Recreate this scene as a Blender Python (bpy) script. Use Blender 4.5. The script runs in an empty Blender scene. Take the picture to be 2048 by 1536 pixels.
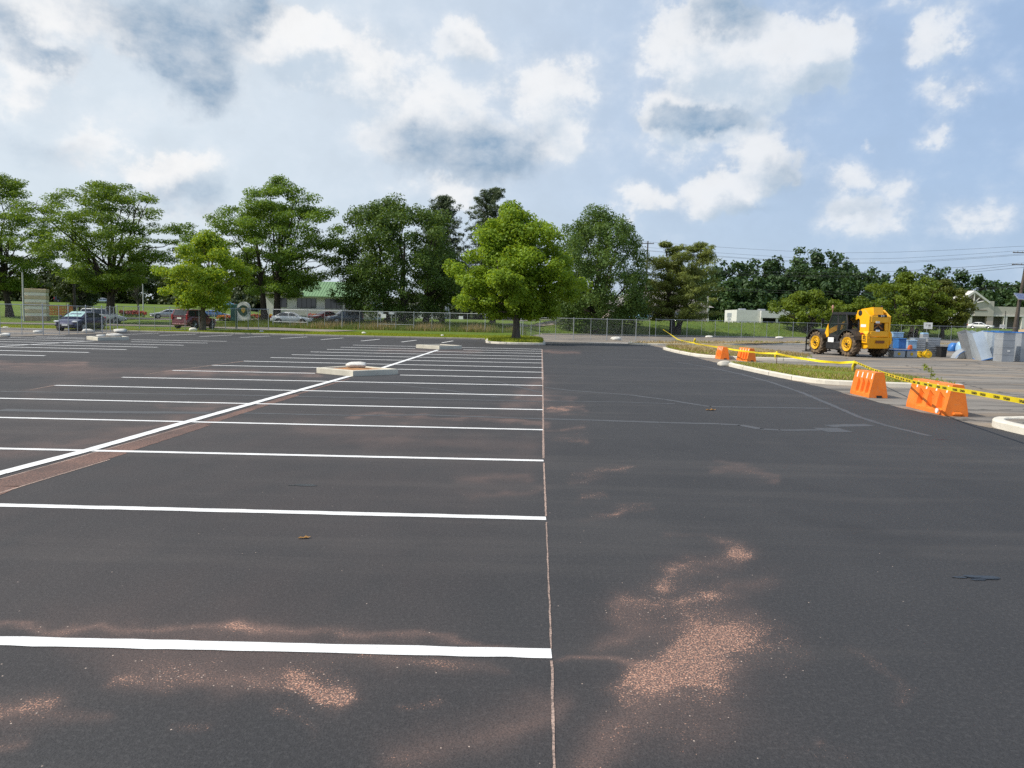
import bpy, bmesh, math, random
import numpy as np
from mathutils import Vector, Matrix
R = math.radians
scene = bpy.context.scene
col = scene.collection
random.seed(7)
rng = np.random.default_rng(11)

# ------------------------------------------------------------------ camera
F = 1480.0; CAMH = 1.8
PITCH = math.atan((768 - 638.7) / F); ROLL = math.atan(0.0222)
fwd = Vector((0, math.cos(PITCH), -math.sin(PITCH)))
rt0 = Vector((1, 0, 0)); up0 = Vector((0, math.sin(PITCH), math.cos(PITCH)))
rt = rt0 * math.cos(ROLL) + up0 * math.sin(ROLL)
up = up0 * math.cos(ROLL) - rt0 * math.sin(ROLL)
cam = bpy.data.cameras.new('camera'); co = bpy.data.objects.new('camera', cam); col.objects.link(co)
cam.sensor_fit = 'HORIZONTAL'; cam.sensor_width = 36; cam.lens = F / 2048 * 36
cam.clip_start = 0.05; cam.clip_end = 5000
M = Matrix((rt, up, -fwd)).transposed().to_4x4(); M.translation = (0, 0, CAMH)
co.matrix_world = M
scene.camera = co
def ray(px, py):
    return fwd + rt * ((px - 1024) / F) + up * ((768 - py) / F)
def G(px, py, z=0.0):                      # point of the ground plane seen at a photo pixel
    d = ray(px, py); t = (z - CAMH) / d.z
    return Vector((d.x * t, d.y * t, z))
def P(px, py, dist):                       # point at a forward distance
    d = ray(px, py); t = dist / d.y
    return Vector((d.x * t, dist, CAMH + d.z * t))
def azel(px, py):
    d = ray(px, py).normalized()
    return math.atan2(d.x, d.y), math.asin(d.z)

# ------------------------------------------------------------------ light
SUN_EL = R(47); SUN_TO = Vector((-0.98, -0.2, 0)).normalized()
sd = SUN_TO * math.cos(SUN_EL) + Vector((0, 0, math.sin(SUN_EL)))
sun = bpy.data.lights.new('sun', 'SUN'); so = bpy.data.objects.new('sun', sun); col.objects.link(so)
sun.energy = 4.8; sun.angle = R(0.6); sun.color = (1.0, 0.94, 0.85)
so.rotation_euler = (-sd).to_track_quat('-Z', 'Y').to_euler(); so.location = (-40, 30, 60)
scene.view_settings.view_transform = 'Standard'; scene.view_settings.look = 'None'
scene.view_settings.exposure = 0.0; scene.view_settings.gamma = 1.0

world = bpy.data.worlds.new('World'); scene.world = world; world.use_nodes = True
def build_world():
    nt = world.node_tree; N = nt.nodes; L = nt.links; N.clear()
    def n(t, **k):
        o = N.new(t)
        for a, b in k.items(): setattr(o, a, b)
        return o
    def math_(op, a, b=None, c=None, clamp=False):
        m = n('ShaderNodeMath', operation=op); m.use_clamp = clamp
        for i, v in enumerate((a, b, c)):
            if v is None: continue
            if isinstance(v, (int, float)): m.inputs[i].default_value = v
            else: L.new(v, m.inputs[i])
        return m.outputs[0]
    def mix(f, a, b):
        m = n('ShaderNodeMix', data_type='RGBA')
        for s, v in ((m.inputs['Factor'], f), (m.inputs[6], a), (m.inputs[7], b)):
            if isinstance(v, (int, float)): s.default_value = v
            elif isinstance(v, tuple): s.default_value = (*v, 1)
            else: L.new(v, s)
        return m.outputs[2]
    tc = n('ShaderNodeTexCoord'); sep = n('ShaderNodeSeparateXYZ'); L.new(tc.outputs['Generated'], sep.inputs[0])
    az = math_('ARCTAN2', sep.outputs[0], sep.outputs[1]); el = math_('ARCSINE', sep.outputs[2])
    cmb = n('ShaderNodeCombineXYZ'); L.new(az, cmb.inputs[0]); L.new(el, cmb.inputs[1])
    p = cmb.outputs[0]
    def noise(vec, sc, det, rough, off=(0, 0, 0), stretch=(1, 1, 1)):
        mp = n('ShaderNodeMapping'); mp.inputs['Location'].default_value = off; mp.inputs['Scale'].default_value = stretch
        L.new(vec, mp.inputs['Vector'])
        t = n('ShaderNodeTexNoise'); t.inputs['Scale'].default_value = sc; t.inputs['Detail'].default_value = det
        t.inputs['Roughness'].default_value = rough; L.new(mp.outputs[0], t.inputs['Vector'])
        return t
    def warp(vec):
        w = noise(vec, 7.0, 6, 0.6, (3, 1, 0))
        sub = n('ShaderNodeVectorMath', operation='SUBTRACT'); L.new(w.outputs['Color'], sub.inputs[0]); sub.inputs[1].default_value = (.5, .5, .5)
        scl = n('ShaderNodeVectorMath', operation='MULTIPLY'); L.new(sub.outputs[0], scl.inputs[0]); scl.inputs[1].default_value = (.13, .11, 0)
        w2 = noise(vec, 26.0, 5, 0.6, (8, 4, 0)); sb2 = n('ShaderNodeVectorMath', operation='SUBTRACT'); L.new(w2.outputs['Color'], sb2.inputs[0]); sb2.inputs[1].default_value = (.5, .5, .5)
        sc2 = n('ShaderNodeVectorMath', operation='MULTIPLY'); L.new(sb2.outputs[0], sc2.inputs[0]); sc2.inputs[1].default_value = (.045, .04, 0)
        ad2 = n('ShaderNodeVectorMath', operation='ADD'); L.new(vec, ad2.inputs[0]); L.new(sc2.outputs[0], ad2.inputs[1]); vec = ad2.outputs[0]
        add = n('ShaderNodeVectorMath', operation='ADD'); L.new(vec, add.inputs[0]); L.new(scl.outputs[0], add.inputs[1]); return add.outputs[0]
    def blob(pw, cx, cy, rx, ry, amp):
        a0, e0 = azel(cx, cy); a1, _ = azel(cx + rx, cy); _, e1 = azel(cx, cy - ry)
        s = n('ShaderNodeVectorMath', operation='SUBTRACT'); L.new(pw, s.inputs[0]); s.inputs[1].default_value = (a0, e0, 0)
        m = n('ShaderNodeVectorMath', operation='MULTIPLY'); L.new(s.outputs[0], m.inputs[0]); m.inputs[1].default_value = (1 / (a1 - a0), 1 / (e1 - e0), 0)
        l = n('ShaderNodeVectorMath', operation='LENGTH'); L.new(m.outputs[0], l.inputs[0])
        r = n('ShaderNodeMapRange', interpolation_type='SMOOTHSTEP'); L.new(l.outputs['Value'], r.inputs[0])
        r.inputs[1].default_value = 1.3; r.inputs[2].default_value = 0.1; r.inputs[3].default_value = 0; r.inputs[4].default_value = amp
        return r.outputs[0]
    def total(pw, lst):
        t = None
        for b in lst:
            o = blob(pw, *b); t = o if t is None else math_('ADD', t, o)
        return t
    Wn = [(640, 110, 170, 90, 1), (560, 60, 90, 60, .7), (830, 210, 200, 110, .8), (950, 95, 75, 60, 1), (1100, 170, 130, 90, .95), (1110, 290, 110, 70, .7),
          (1480, 150, 240, 160, 1.1), (1390, 90, 140, 90, .7), (1630, 60, 110, 90, .8), (1340, 40, 80, 70, .6), (1620, 120, 100, 90, .7), (1330, 240, 80, 60, .8), (1855, 95, 70, 60, .8), (1900, 200, 90, 50, .6), (1880, 272, 50, 30, .6),
          (1540, 330, 90, 70, 1), (1440, 410, 110, 50, 1), (1290, 405, 75, 50, 1), (1350, 320, 90, 40, .4), (1700, 385, 90, 60, .75), (1800, 410, 50, 60, .6), (1750, 310, 25, 18, .7),
          (1960, 430, 130, 50, .55), (1690, 460, 120, 40, .5), (350, 335, 100, 45, .9), (180, 300, 140, 70, .5), (160, 60, 160, 110, 1), (60, 170, 150, 90, .6),
          (700, 330, 200, 80, .3), (900, 390, 90, 40, .6), (1780, 20, 60, 35, .4)]
    Sn = [(340, 60, 215, 110, 1.05), (400, 165, 110, 75, 1), (520, 20, 80, 50, .8), (20, 50, 75, 70, .8), (110, 132, 90, 30, .6), (910, 285, 200, 75, .75), (1020, 330, 90, 50, .5),
          (1400, 255, 145, 46, 1.05), (1480, 242, 90, 30, .5), (1440, 30, 130, 65, .95), (1640, 165, 60, 60, .5), (1550, 365, 80, 45, .55), (1590, 330, 40, 40, .4), (940, 120, 50, 40, .35),
          (100, 300, 130, 50, .4), (370, 390, 80, 50, .5), (1480, 440, 110, 22, .35), (1700, 440, 90, 20, .3), (1320, 430, 60, 20, .25), (860, 340, 110, 40, .5)]
    def detail(vec):
        a = noise(vec, 13.0, 10, 0.6, (7.3, 2.2, 0), (1, 1.25, 1)).outputs['Fac']; b = noise(vec, 5.0, 7, 0.55, (1.3, 5.2, 0), (1, 1.5, 1)).outputs['Fac']
        return a, math_('ADD', math_('MULTIPLY', math_('SUBTRACT', a, .5), 2.1), math_('MULTIPLY', math_('SUBTRACT', b, .55), 1.3))
    fb, dt = detail(p)
    C = math_('ADD', total(warp(p), Wn + [(c[0], c[1], c[2], c[3], c[4] * .55) for c in Sn]), dt)
    off = n('ShaderNodeVectorMath', operation='ADD'); L.new(p, off.inputs[0]); off.inputs[1].default_value = (-.016, .030, 0)
    _, dt2 = detail(off.outputs[0])
    C2 = math_('ADD', total(warp(off.outputs[0]), Wn), dt2)
    crs = n('ShaderNodeMapRange', interpolation_type='SMOOTHSTEP'); L.new(C, crs.inputs[0]); crs.inputs[1].default_value = -.1; crs.inputs[2].default_value = .9; crs.inputs[4].default_value = .58
    cr = n('ShaderNodeMapRange', interpolation_type='SMOOTHSTEP'); L.new(C, cr.inputs[0]); cr.inputs[1].default_value = .30; cr.inputs[2].default_value = .62; cr.inputs[4].default_value = .37
    crt = math_('ADD', crs.outputs[0], cr.outputs[0])
    S = math_('ADD', total(warp(p), Sn), math_('MULTIPLY', math_('SUBTRACT', fb, .5), 1.3))
    sr = n('ShaderNodeMapRange', interpolation_type='SMOOTHSTEP'); L.new(S, sr.inputs[0]); sr.inputs[1].default_value = .0; sr.inputs[2].default_value = .95; sr.inputs[4].default_value = .9
    sh = n('ShaderNodeMapRange', interpolation_type='SMOOTHSTEP'); L.new(math_('SUBTRACT', C2, math_('MULTIPLY', C, .55)), sh.inputs[0]); sh.inputs[1].default_value = .02; sh.inputs[2].default_value = .95; sh.inputs[4].default_value = .85
    # clear air: physical sky thinned towards white on the sun's side
    sky = n('ShaderNodeTexSky', sky_type='NISHITA'); sky.sun_disc = False; sky.sun_elevation = SUN_EL
    sky.sun_rotation = math.atan2(SUN_TO.x, SUN_TO.y); sky.air_density = 1.0; sky.dust_density = 2.0; sky.ozone_density = 1.5
    sm = n('ShaderNodeVectorMath', operation='SCALE'); L.new(sky.outputs[0], sm.inputs[0]); sm.inputs['Scale'].default_value = 0.13
    hz = n('ShaderNodeMapRange', interpolation_type='SMOOTHSTEP'); L.new(az, hz.inputs[0])
    hz.inputs[1].default_value = -0.5; hz.inputs[2].default_value = 0.66; hz.inputs[3].default_value = .95; hz.inputs[4].default_value = 0.0
    veil = mix(hz.outputs[0], (.41, .565, .81), (.83, .905, .96))
    hz2 = n('ShaderNodeMapRange', interpolation_type='SMOOTHSTEP'); L.new(el, hz2.inputs[0])
    hz2.inputs[1].default_value = 0.0; hz2.inputs[2].default_value = 0.3; hz2.inputs[3].default_value = .35; hz2.inputs[4].default_value = 0.0
    veil = mix(hz2.outputs[0], veil, (.62, .74, .87))
    base = mix(.85, sm.outputs[0], veil)
    tex = math_('ADD', .86, math_('MULTIPLY', fb, .22))
    wc = mix(hz.outputs[0], (.86, .89, .93), (.98, .98, .98))
    wc = mix(sh.outputs[0], wc, (.54, .655, .78))
    c1 = mix(crt, base, wc)
    sc_ = mix(hz.outputs[0], (.25, .39, .56), (.31, .43, .575))
    mot = n('ShaderNodeMapRange'); L.new(noise(p, 16.0, 9, .62, (11, 3, 0), (1, 1.5, 1)).outputs['Fac'], mot.inputs[0]); mot.inputs[1].default_value = .36; mot.inputs[2].default_value = .62; mot.inputs[3].default_value = 1.12; mot.inputs[4].default_value = .66
    c2 = mix(math_('MULTIPLY', sr.outputs[0], mot.outputs[0], None, True), c1, sc_)
    fin = n('ShaderNodeVectorMath', operation='SCALE'); L.new(c2, fin.inputs[0]); L.new(tex, fin.inputs['Scale'])
    bg = n('ShaderNodeBackground'); L.new(fin.outputs[0], bg.inputs[0]); bg.inputs[1].default_value = 1.0
    out = n('ShaderNodeOutputWorld'); L.new(bg.outputs[0], out.inputs[0])
build_world()
world.cycles.sampling_method = 'MANUAL'; world.cycles.sample_map_resolution = 512
scene.cycles.max_bounces = 6; scene.cycles.diffuse_bounces = 3; scene.cycles.transparent_max_bounces = 8
scene.cycles.use_denoising = False

# ------------------------------------------------------------------ helpers
def tag(o, label=None, cat=None, group=None, kind=None):
    if label: o['label'] = label
    if cat: o['category'] = cat
    if group: o['group'] = group
    if kind: o['kind'] = kind
    return o
def empty(name, loc=(0, 0, 0), rz=0.0, label=None, cat=None, group=None, scale=1.0):
    o = bpy.data.objects.new(name, None); col.objects.link(o); o.location = loc; o.rotation_euler = (0, 0, rz)
    o.scale = (scale,) * 3; o.empty_display_size = .2
    return tag(o, label, cat, group)
def copy_tree(o, parent=None):
    c = o.copy(); col.objects.link(c); c.parent = parent
    for ch in list(o.children): copy_tree(ch, c)
    return c

class MB:
    def __init__(s): s.v = []; s.f = []; s.m = Matrix()
    def at(s, loc=(0, 0, 0), rot=(0, 0, 0)):
        from mathutils import Euler
        s.m = Matrix.Translation(loc) @ Euler(rot).to_matrix().to_4x4(); return s
    def add(s, vs, fs):
        k = len(s.v); s.v += [tuple(s.m @ Vector(p)) for p in vs]; s.f += [tuple(i + k for i in f) for f in fs]; return s
    def box(s, c, d, bev=0.0):
        x, y, z = c; a, b, h = d[0] / 2, d[1] / 2, d[2] / 2
        if bev <= 0:
            vs = [(x + i * a, y + j * b, z + k * h) for k in (-1, 1) for j in (-1, 1) for i in (-1, 1)]
            return s.add(vs, [(0, 2, 3, 1), (4, 5, 7, 6), (0, 1, 5, 4), (2, 6, 7, 3), (0, 4, 6, 2), (1, 3, 7, 5)])
        e = min(bev, a * .9, b * .9, h * .9)
        def ring(ax, bx, zz):
            return [(x - ax + e, y - bx, zz), (x + ax - e, y - bx, zz), (x + ax, y - bx + e, zz), (x + ax, y + bx - e, zz),
                    (x + ax - e, y + bx, zz), (x - ax + e, y + bx, zz), (x - ax, y + bx - e, zz), (x - ax, y - bx + e, zz)]
        rs = [ring(a - e, b - e, z - h), ring(a, b, z - h + e), ring(a, b, z + h - e), ring(a - e, b - e, z + h)]
        return s.loft(rs)
    def loft(s, rings, caps=True, closed=True):
        n = len(rings[0]); vs = [p for r in rings for p in r]; fs = []
        for i in range(len(rings) - 1):
            for j in range(n if closed else n - 1):
                k = (j + 1) % n
                fs.append((i * n + j, i * n + k, (i + 1) * n + k, (i + 1) * n + j))
        if caps: fs += [tuple(range(n))[::-1], tuple((len(rings) - 1) * n + j for j in range(n))]
        return s.add(vs, fs)
    def tube(s, pts, rad, seg=8, caps=True):
        pts = [Vector(p) for p in pts]; rads = rad if isinstance(rad, (list, tuple)) else [rad] * len(pts)
        rings = []
        a = None
        for i, p in enumerate(pts):
            t = (pts[min(i + 1, len(pts) - 1)] - pts[max(i - 1, 0)])
            if t.length < 1e-9: t = Vector((0, 0, 1))
            t.normalize()
            if a is None: a = t.orthogonal().normalized()
            else:
                a = a - t * a.dot(t)
                a = a.normalized() if a.length > 1e-6 else t.orthogonal().normalized()
            b = t.cross(a)
            rings.append([tuple(p + (a * math.cos(q) + b * math.sin(q)) * rads[i]) for q in [2 * math.pi * j / seg for j in range(seg)]])
        return s.loft(rings, caps)
    def lathe(s, prof, seg=20, axis='Z', c=(0, 0, 0)):      # prof: (radius, height)
        rings = []
        for r, h in prof:
            rr = []
            for j in range(seg):
                q = 2 * math.pi * j / seg; u, v = r * math.cos(q), r * math.sin(q)
                p = {'Z': (u, v, h), 'Y': (u, h, -v), 'X': (h, u, v)}[axis]
                rr.append((p[0] + c[0], p[1] + c[1], p[2] + c[2]))
            rings.append(rr)
        return s.loft(rings)
    def prism(s, poly, y0, y1):                             # polygon in (x,z) extruded along y
        n = len(poly)
        vs = [(x, y0, z) for x, z in poly] + [(x, y1, z) for x, z in poly]
        fs = [(i, (i + 1) % n, n + (i + 1) % n, n + i) for i in range(n)] + [tuple(range(n))[::-1], tuple(range(n, 2 * n))]
        return s.add(vs, fs)
    def quad(s, a, b, c, d): return s.add([a, b, c, d], [(0, 1, 2, 3)])
    def build(s, name, mat, parent=None, smooth=False, recalc=True):
        me = bpy.data.meshes.new(name); me.from_pydata(s.v, [], s.f)
        if recalc:
            bm = bmesh.new(); bm.from_mesh(me); bmesh.ops.recalc_face_normals(bm, faces=bm.faces); bm.to_mesh(me); bm.free()
        me.materials.append(mat)
        if smooth:
            me.shade_smooth()
            try: me.set_sharp_from_angle(angle=R(38))
            except Exception: pass
        o = bpy.data.objects.new(name, me); col.objects.link(o); o.parent = parent
        return o
def arr_mesh(name, v, f, mat, parent=None, attrs=None):     # numpy verts (n,3), faces (m,k)
    me = bpy.data.meshes.new(name); n, m, k = len(v), len(f), f.shape[1]
    me.vertices.add(n); me.vertices.foreach_set('co', np.ascontiguousarray(v, np.float32).ravel())
    me.loops.add(m * k); me.loops.foreach_set('vertex_index', np.ascontiguousarray(f, np.int32).ravel())
    me.polygons.add(m); me.polygons.foreach_set('loop_start', np.arange(0, m * k, k, dtype=np.int32))
    try: me.polygons.foreach_set('loop_total', np.full(m, k, np.int32))
    except Exception: pass
    for an, (dom, dat) in (attrs or {}).items():
        a = me.attributes.new(an, 'FLOAT', dom); a.data.foreach_set('value', np.ascontiguousarray(dat, np.float32))
    me.update(calc_edges=True); me.materials.append(mat)
    o = bpy.data.objects.new(name, me); col.objects.link(o); o.parent = parent
    return o

# ------------------------------------------------------------------ materials
class NT:
    def __init__(s, name):
        s.mat = bpy.data.materials.new(name); s.mat.use_nodes = True; s.nt = s.mat.node_tree; s.N = s.nt.nodes; s.L = s.nt.links
        s.N.clear(); s.out = s.n('ShaderNodeOutputMaterial')
    def n(s, t, **k):
        o = s.N.new(t)
        for a, b in k.items(): setattr(o, a, b)
        return o
    def set(s, sock, v):
        if isinstance(v, (int, float)): sock.default_value = v
        elif isinstance(v, (tuple, list)): sock.default_value = (*v, 1) if len(v) == 3 and sock.type == 'RGBA' else v
        else: s.L.new(v, sock)
    def coord(s, kind='Object'): return s.n('ShaderNodeTexCoord').outputs[kind]
    def noise(s, sc, det=4, rough=.55, vec=None, stretch=None, off=None, col=False, dist=0):
        t = s.n('ShaderNodeTexNoise'); t.inputs['Scale'].default_value = sc; t.inputs['Detail'].default_value = det
        t.inputs['Roughness'].default_value = rough; t.inputs['Distortion'].default_value = dist
        v = vec or s.coord()
        if stretch or off:
            m = s.n('ShaderNodeMapping')
            if stretch: m.inputs['Scale'].default_value = stretch
            if off: m.inputs['Location'].default_value = off
            s.L.new(v, m.inputs['Vector']); v = m.outputs[0]
        s.L.new(v, t.inputs['Vector'])
        return t.outputs['Color' if col else 'Fac']
    def rng(s, v, a, b, c=0.0, d=1.0, smooth=False):
        m = s.n('ShaderNodeMapRange'); m.interpolation_type = 'SMOOTHSTEP' if smooth else 'LINEAR'
        s.set(m.inputs[0], v)
        for i, x in enumerate((a, b, c, d)): s.set(m.inputs[i + 1], x)
        return m.outputs[0]
    def m(s, op, a, b=0.0, clamp=False):
        t = s.n('ShaderNodeMath', operation=op); t.use_clamp = clamp; s.set(t.inputs[0], a); s.set(t.inputs[1], b); return t.outputs[0]
    def mix(s, f, a, b):
        t = s.n('ShaderNodeMix', data_type='RGBA'); s.set(t.inputs['Factor'], f); s.set(t.inputs[6], a); s.set(t.inputs[7], b); return t.outputs[2]
    def attr(s, name): return s.n('ShaderNodeAttribute', attribute_name=name).outputs['Fac']
    def bump(s, h, strength=.4, dist=.01):
        b = s.n('ShaderNodeBump'); s.set(b.inputs['Strength'], strength); b.inputs['Distance'].default_value = dist; s.L.new(h, b.inputs['Height']); return b.outputs[0]
    def bsdf(s, colr, rough=.6, metal=0.0, spec=.5, normal=None, coat=0.0, alpha=None):
        b = s.n('ShaderNodeBsdfPrincipled'); s.set(b.inputs['Base Color'], colr); s.set(b.inputs['Roughness'], rough); s.set(b.inputs['Metallic'], metal)
        b.inputs['Specular IOR Level'].default_value = spec; b.inputs['Coat Weight'].default_value = coat; b.inputs['Coat Roughness'].default_value = .06
        if normal is not None: s.L.new(normal, b.inputs['Normal'])
        if alpha is not None: s.set(b.inputs['Alpha'], alpha)
        s.L.new(b.outputs[0], s.out.inputs[0]); return b
def simple(name, c, rough=.6, metal=0., spec=.5, var=.15, sc=6., coat=0., bump=0., bsc=40.):
    t = NT(name); k = t.noise(sc, 5, .6)
    a = tuple(max(0, x * (1 - var)) for x in c); b = tuple(min(1, x * (1 + var)) for x in c)
    f = t.rng(k, .3, .7)
    nm = t.bump(t.noise(bsc, 4, .6), bump, .01) if bump else None
    rr = t.rng(k, .3, .7, max(.02, rough * .85), min(1, rough * 1.15))
    t.bsdf(t.mix(f, a, b), rr, metal, spec, nm, coat)
    return t.mat

def asphalt_material():
    t = NT('fresh_asphalt'); p = t.coord()
    big = t.noise(.22, 5, .6, p); mid = t.noise(1.4, 4, .6, p, stretch=(1, .45, 1)); fine = t.noise(95, 3, .7, p); fine2 = t.noise(210, 2, .6, p); coarse = t.noise(38, 3, .6, p)
    c = t.mix(t.rng(big, .35, .65), (.034, .034, .037), (.045, .0445, .047))
    c = t.mix(t.m('MULTIPLY', t.rng(mid, .45, .7), .35), c, (.058, .056, .057))
    c = t.mix(t.m('MULTIPLY', t.rng(fine, .42, .60), .55), (.022, .022, .023), t.mix(.5, c, c)) if False else t.mix(t.rng(fine, .36, .56), t.mix(.55, c, (.012, .012, .013)), c)
    c = t.mix(t.m('MULTIPLY', t.rng(fine2, .62, .75), .35), c, (.17, .165, .16))
    c = t.mix(t.rng(coarse, .38, .58, .32, 0), c, (.016, .016, .017)); c = t.mix(t.m('MULTIPLY', t.rng(coarse, .56, .70), .18), c, (.105, .102, .098))
    lane = t.noise(.55, 6, .62, p, stretch=(.16, 1.5, 1), off=(2, 7, 0)); c = t.mix(t.m('MULTIPLY', t.rng(lane, .50, .66), .45), c, (.070, .064, .061)); blot = t.noise(.8, 5, .6, p, off=(9, 1, 3)); c = t.mix(t.m('MULTIPLY', t.rng(blot, .60, .72), .4), c, (.022, .022, .024))
    d = t.attr('dust'); f = t.attr('film')
    sp = t.noise(105, 3, .62, p); sp2 = t.noise(34, 4, .65, p)
    lo = t.m('SUBTRACT', .70, t.m('MULTIPLY', d, .17)); lo = t.m('MAXIMUM', lo, .515)
    lo = t.m('ADD', lo, t.m('MULTIPLY', t.m('SUBTRACT', .5, sp2), .35))
    spk = t.m('MULTIPLY', t.rng(sp, lo, t.m('ADD', lo, .05), 0, 1), t.rng(d, .02, .15))
    film = t.m('MINIMUM', t.m('ADD', t.m('MULTIPLY', d, .16), t.m('MULTIPLY', f, .42)), .55)
    film = t.m('MULTIPLY', film, t.rng(fine, .34, .62, .35, 1.25))
    c = t.mix(film, c, (.245, .150, .120))
    c = t.mix(t.m('MULTIPLY', spk, .88), c, t.mix(t.rng(t.noise(60, 2, .6, p, off=(4, 4, 4)), .35, .65), (.36, .165, .11), (.68, .40, .275)))
    v = t.n('ShaderNodeTexVoronoi'); v.inputs['Scale'].default_value = 34; t.L.new(p, v.inputs['Vector'])
    vr = t.n('ShaderNodeSeparateColor'); t.L.new(v.outputs['Color'], vr.inputs[0])
    th = t.m('SUBTRACT', .994, t.m('MULTIPLY', t.rng(d, .0, .5), .16))
    g = t.m('MULTIPLY', t.rng(v.outputs['Distance'], .10, .17, 1, 0), t.rng(vr.outputs[0], th, t.m('ADD', th, .004)))
    c = t.mix(t.m('MULTIPLY', g, .8), c, (.58, .46, .38))
    h = t.m('ADD', t.m('MULTIPLY', fine, .7), t.m('MULTIPLY', coarse, .5))
    t.bsdf(c, .80, 0, .36, t.bump(h, .7, .010))
    return t.mat
def pavement_material():
    t = NT('worn_pavement'); p = t.coord()
    big = t.noise(.16, 6, .65, p, stretch=(.35, 1, 1)); st = t.noise(.9, 6, .65, p, stretch=(.25, 1.4, 1)); fine = t.noise(60, 4, .7, p); mud = t.noise(.5, 6, .6, p, off=(5, 2, 0), stretch=(.4, 1.2, 1))
    c = t.mix(t.rng(big, .35, .65), (.20, .18, .158), (.285, .26, .228))
    c = t.mix(t.m('MULTIPLY', t.rng(st, .48, .60), .85), c, (.10, .09, .08))
    c = t.mix(t.m('MULTIPLY', t.rng(mud, .50, .62), .7), c, (.36, .275, .19))
    c = t.mix(t.rng(fine, .35, .6, .45, 0), c, (.05, .047, .043))
    v = t.n('ShaderNodeTexVoronoi', feature='DISTANCE_TO_EDGE'); v.inputs['Scale'].default_value = .23; 
    w = t.noise(1.3, 4, .6, p, col=True); vm = t.n('ShaderNodeMixRGB') if False else t.n('ShaderNodeVectorMath', operation='ADD'); t.L.new(p, vm.inputs[0]); t.L.new(w, vm.inputs[1]); t.L.new(vm.outputs[0], v.inputs['Vector'])
    c = t.mix(t.rng(v.outputs['Distance'], .004, .012, .7, 0), c, (.04, .038, .035))
    t.bsdf(c, .9, 0, .25, t.bump(fine, .6, .01))
    return t.mat
def grass_material(name, a, b, c3, fine=9.):
    t = NT(name); p = t.coord()
    k = t.noise(.25, 5, .6, p); m = t.noise(1.6, 5, .65, p, stretch=(1, .6, 1)); f = t.noise(fine, 5, .7, p)
    c = t.mix(t.rng(k, .35, .65), a, b); c = t.mix(t.m('MULTIPLY', t.rng(m, .5, .7), .7), c, c3); c = t.mix(t.rng(f, .3, .55, .55, 0), c, (.018, .028, .008))
    t.bsdf(c, .9, 0, .1, t.bump(f, .8, .08)); return t.mat
def leaf_material(name, dark, light, trans=.35, tcol=None):
    t = NT(name); v = t.attr('var'); k = t.noise(.55, 4, .6)
    f = t.m('ADD', t.m('MULTIPLY', v, .75), t.m('MULTIPLY', t.rng(k, .35, .65), .25))
    c = t.mix(f, dark, light)
    b = t.n('ShaderNodeBsdfPrincipled'); t.L.new(c, b.inputs['Base Color']); b.inputs['Roughness'].default_value = .55; b.inputs['Specular IOR Level'].default_value = .3
    tr = t.n('ShaderNodeBsdfTranslucent'); tc = tcol or tuple(min(1, x * s) for x, s in zip(light, (1.35, 1.25, .6))); t.L.new(t.mix(f, tuple(x * .6 for x in tc), tc), tr.inputs[0])
    mx = t.n('ShaderNodeMixShader'); mx.inputs[0].default_value = trans; t.L.new(b.outputs[0], mx.inputs[1]); t.L.new(tr.outputs[0], mx.inputs[2]); t.L.new(mx.outputs[0], t.out.inputs[0])
    return t.mat
def bark_material(name, c):
    t = NT(name); p = t.coord(); k = t.noise(7, 6, .7, p, stretch=(1, 1, .18)); g = t.noise(2.2, 3, .6, p)
    cc = t.mix(t.rng(k, .35, .62), tuple(x * .45 for x in c), c); cc = t.mix(t.rng(g, .55, .75, 0, .5), cc, tuple(x * 1.5 for x in c))
    t.bsdf(cc, .9, 0, .15, t.bump(k, .9, .03)); return t.mat
def paint_material():
    t = NT('white_line_paint'); p = t.coord()
    e = t.noise(75, 4, .7, p); w = t.noise(3.0, 5, .7, p); 
    c = t.mix(t.rng(w, .3, .7), (.62, .62, .61), (.78, .78, .77)); c = t.mix(t.rng(e, .32, .42, .6, 0), c, (.17, .17, .17))
    t.bsdf(c, .7, 0, .3); return t.mat
def concrete_material(name, a, b):
    t = NT(name); p = t.coord(); k = t.noise(1.3, 6, .65, p); f = t.noise(45, 4, .7, p); s_ = t.noise(5, 5, .7, p, off=(3, 1, 2))
    c = t.mix(t.rng(k, .35, .65), a, b); c = t.mix(t.rng(s_, .58, .72, 0, .5), c, tuple(x * .55 for x in a)); c = t.mix(t.rng(f, .3, .5, .25, 0), c, tuple(x * .5 for x in a))
    t.bsdf(c, .88, 0, .25, t.bump(f, .45, .006)); return t.mat
def car_paint(name, c, metal=.25):
    t = NT(name); k = t.noise(2.0, 4, .6)
    z = t.n('ShaderNodeSeparateXYZ'); t.L.new(t.coord(), z.inputs[0])
    dirt = t.m('MULTIPLY', t.rng(z.outputs[2], .25, .75, .45, 0), t.rng(k, .35, .65, .4, 1))
    t.bsdf(t.mix(dirt, c, (.16, .145, .125)), .28, metal, .5, None, .6); return t.mat

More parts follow.
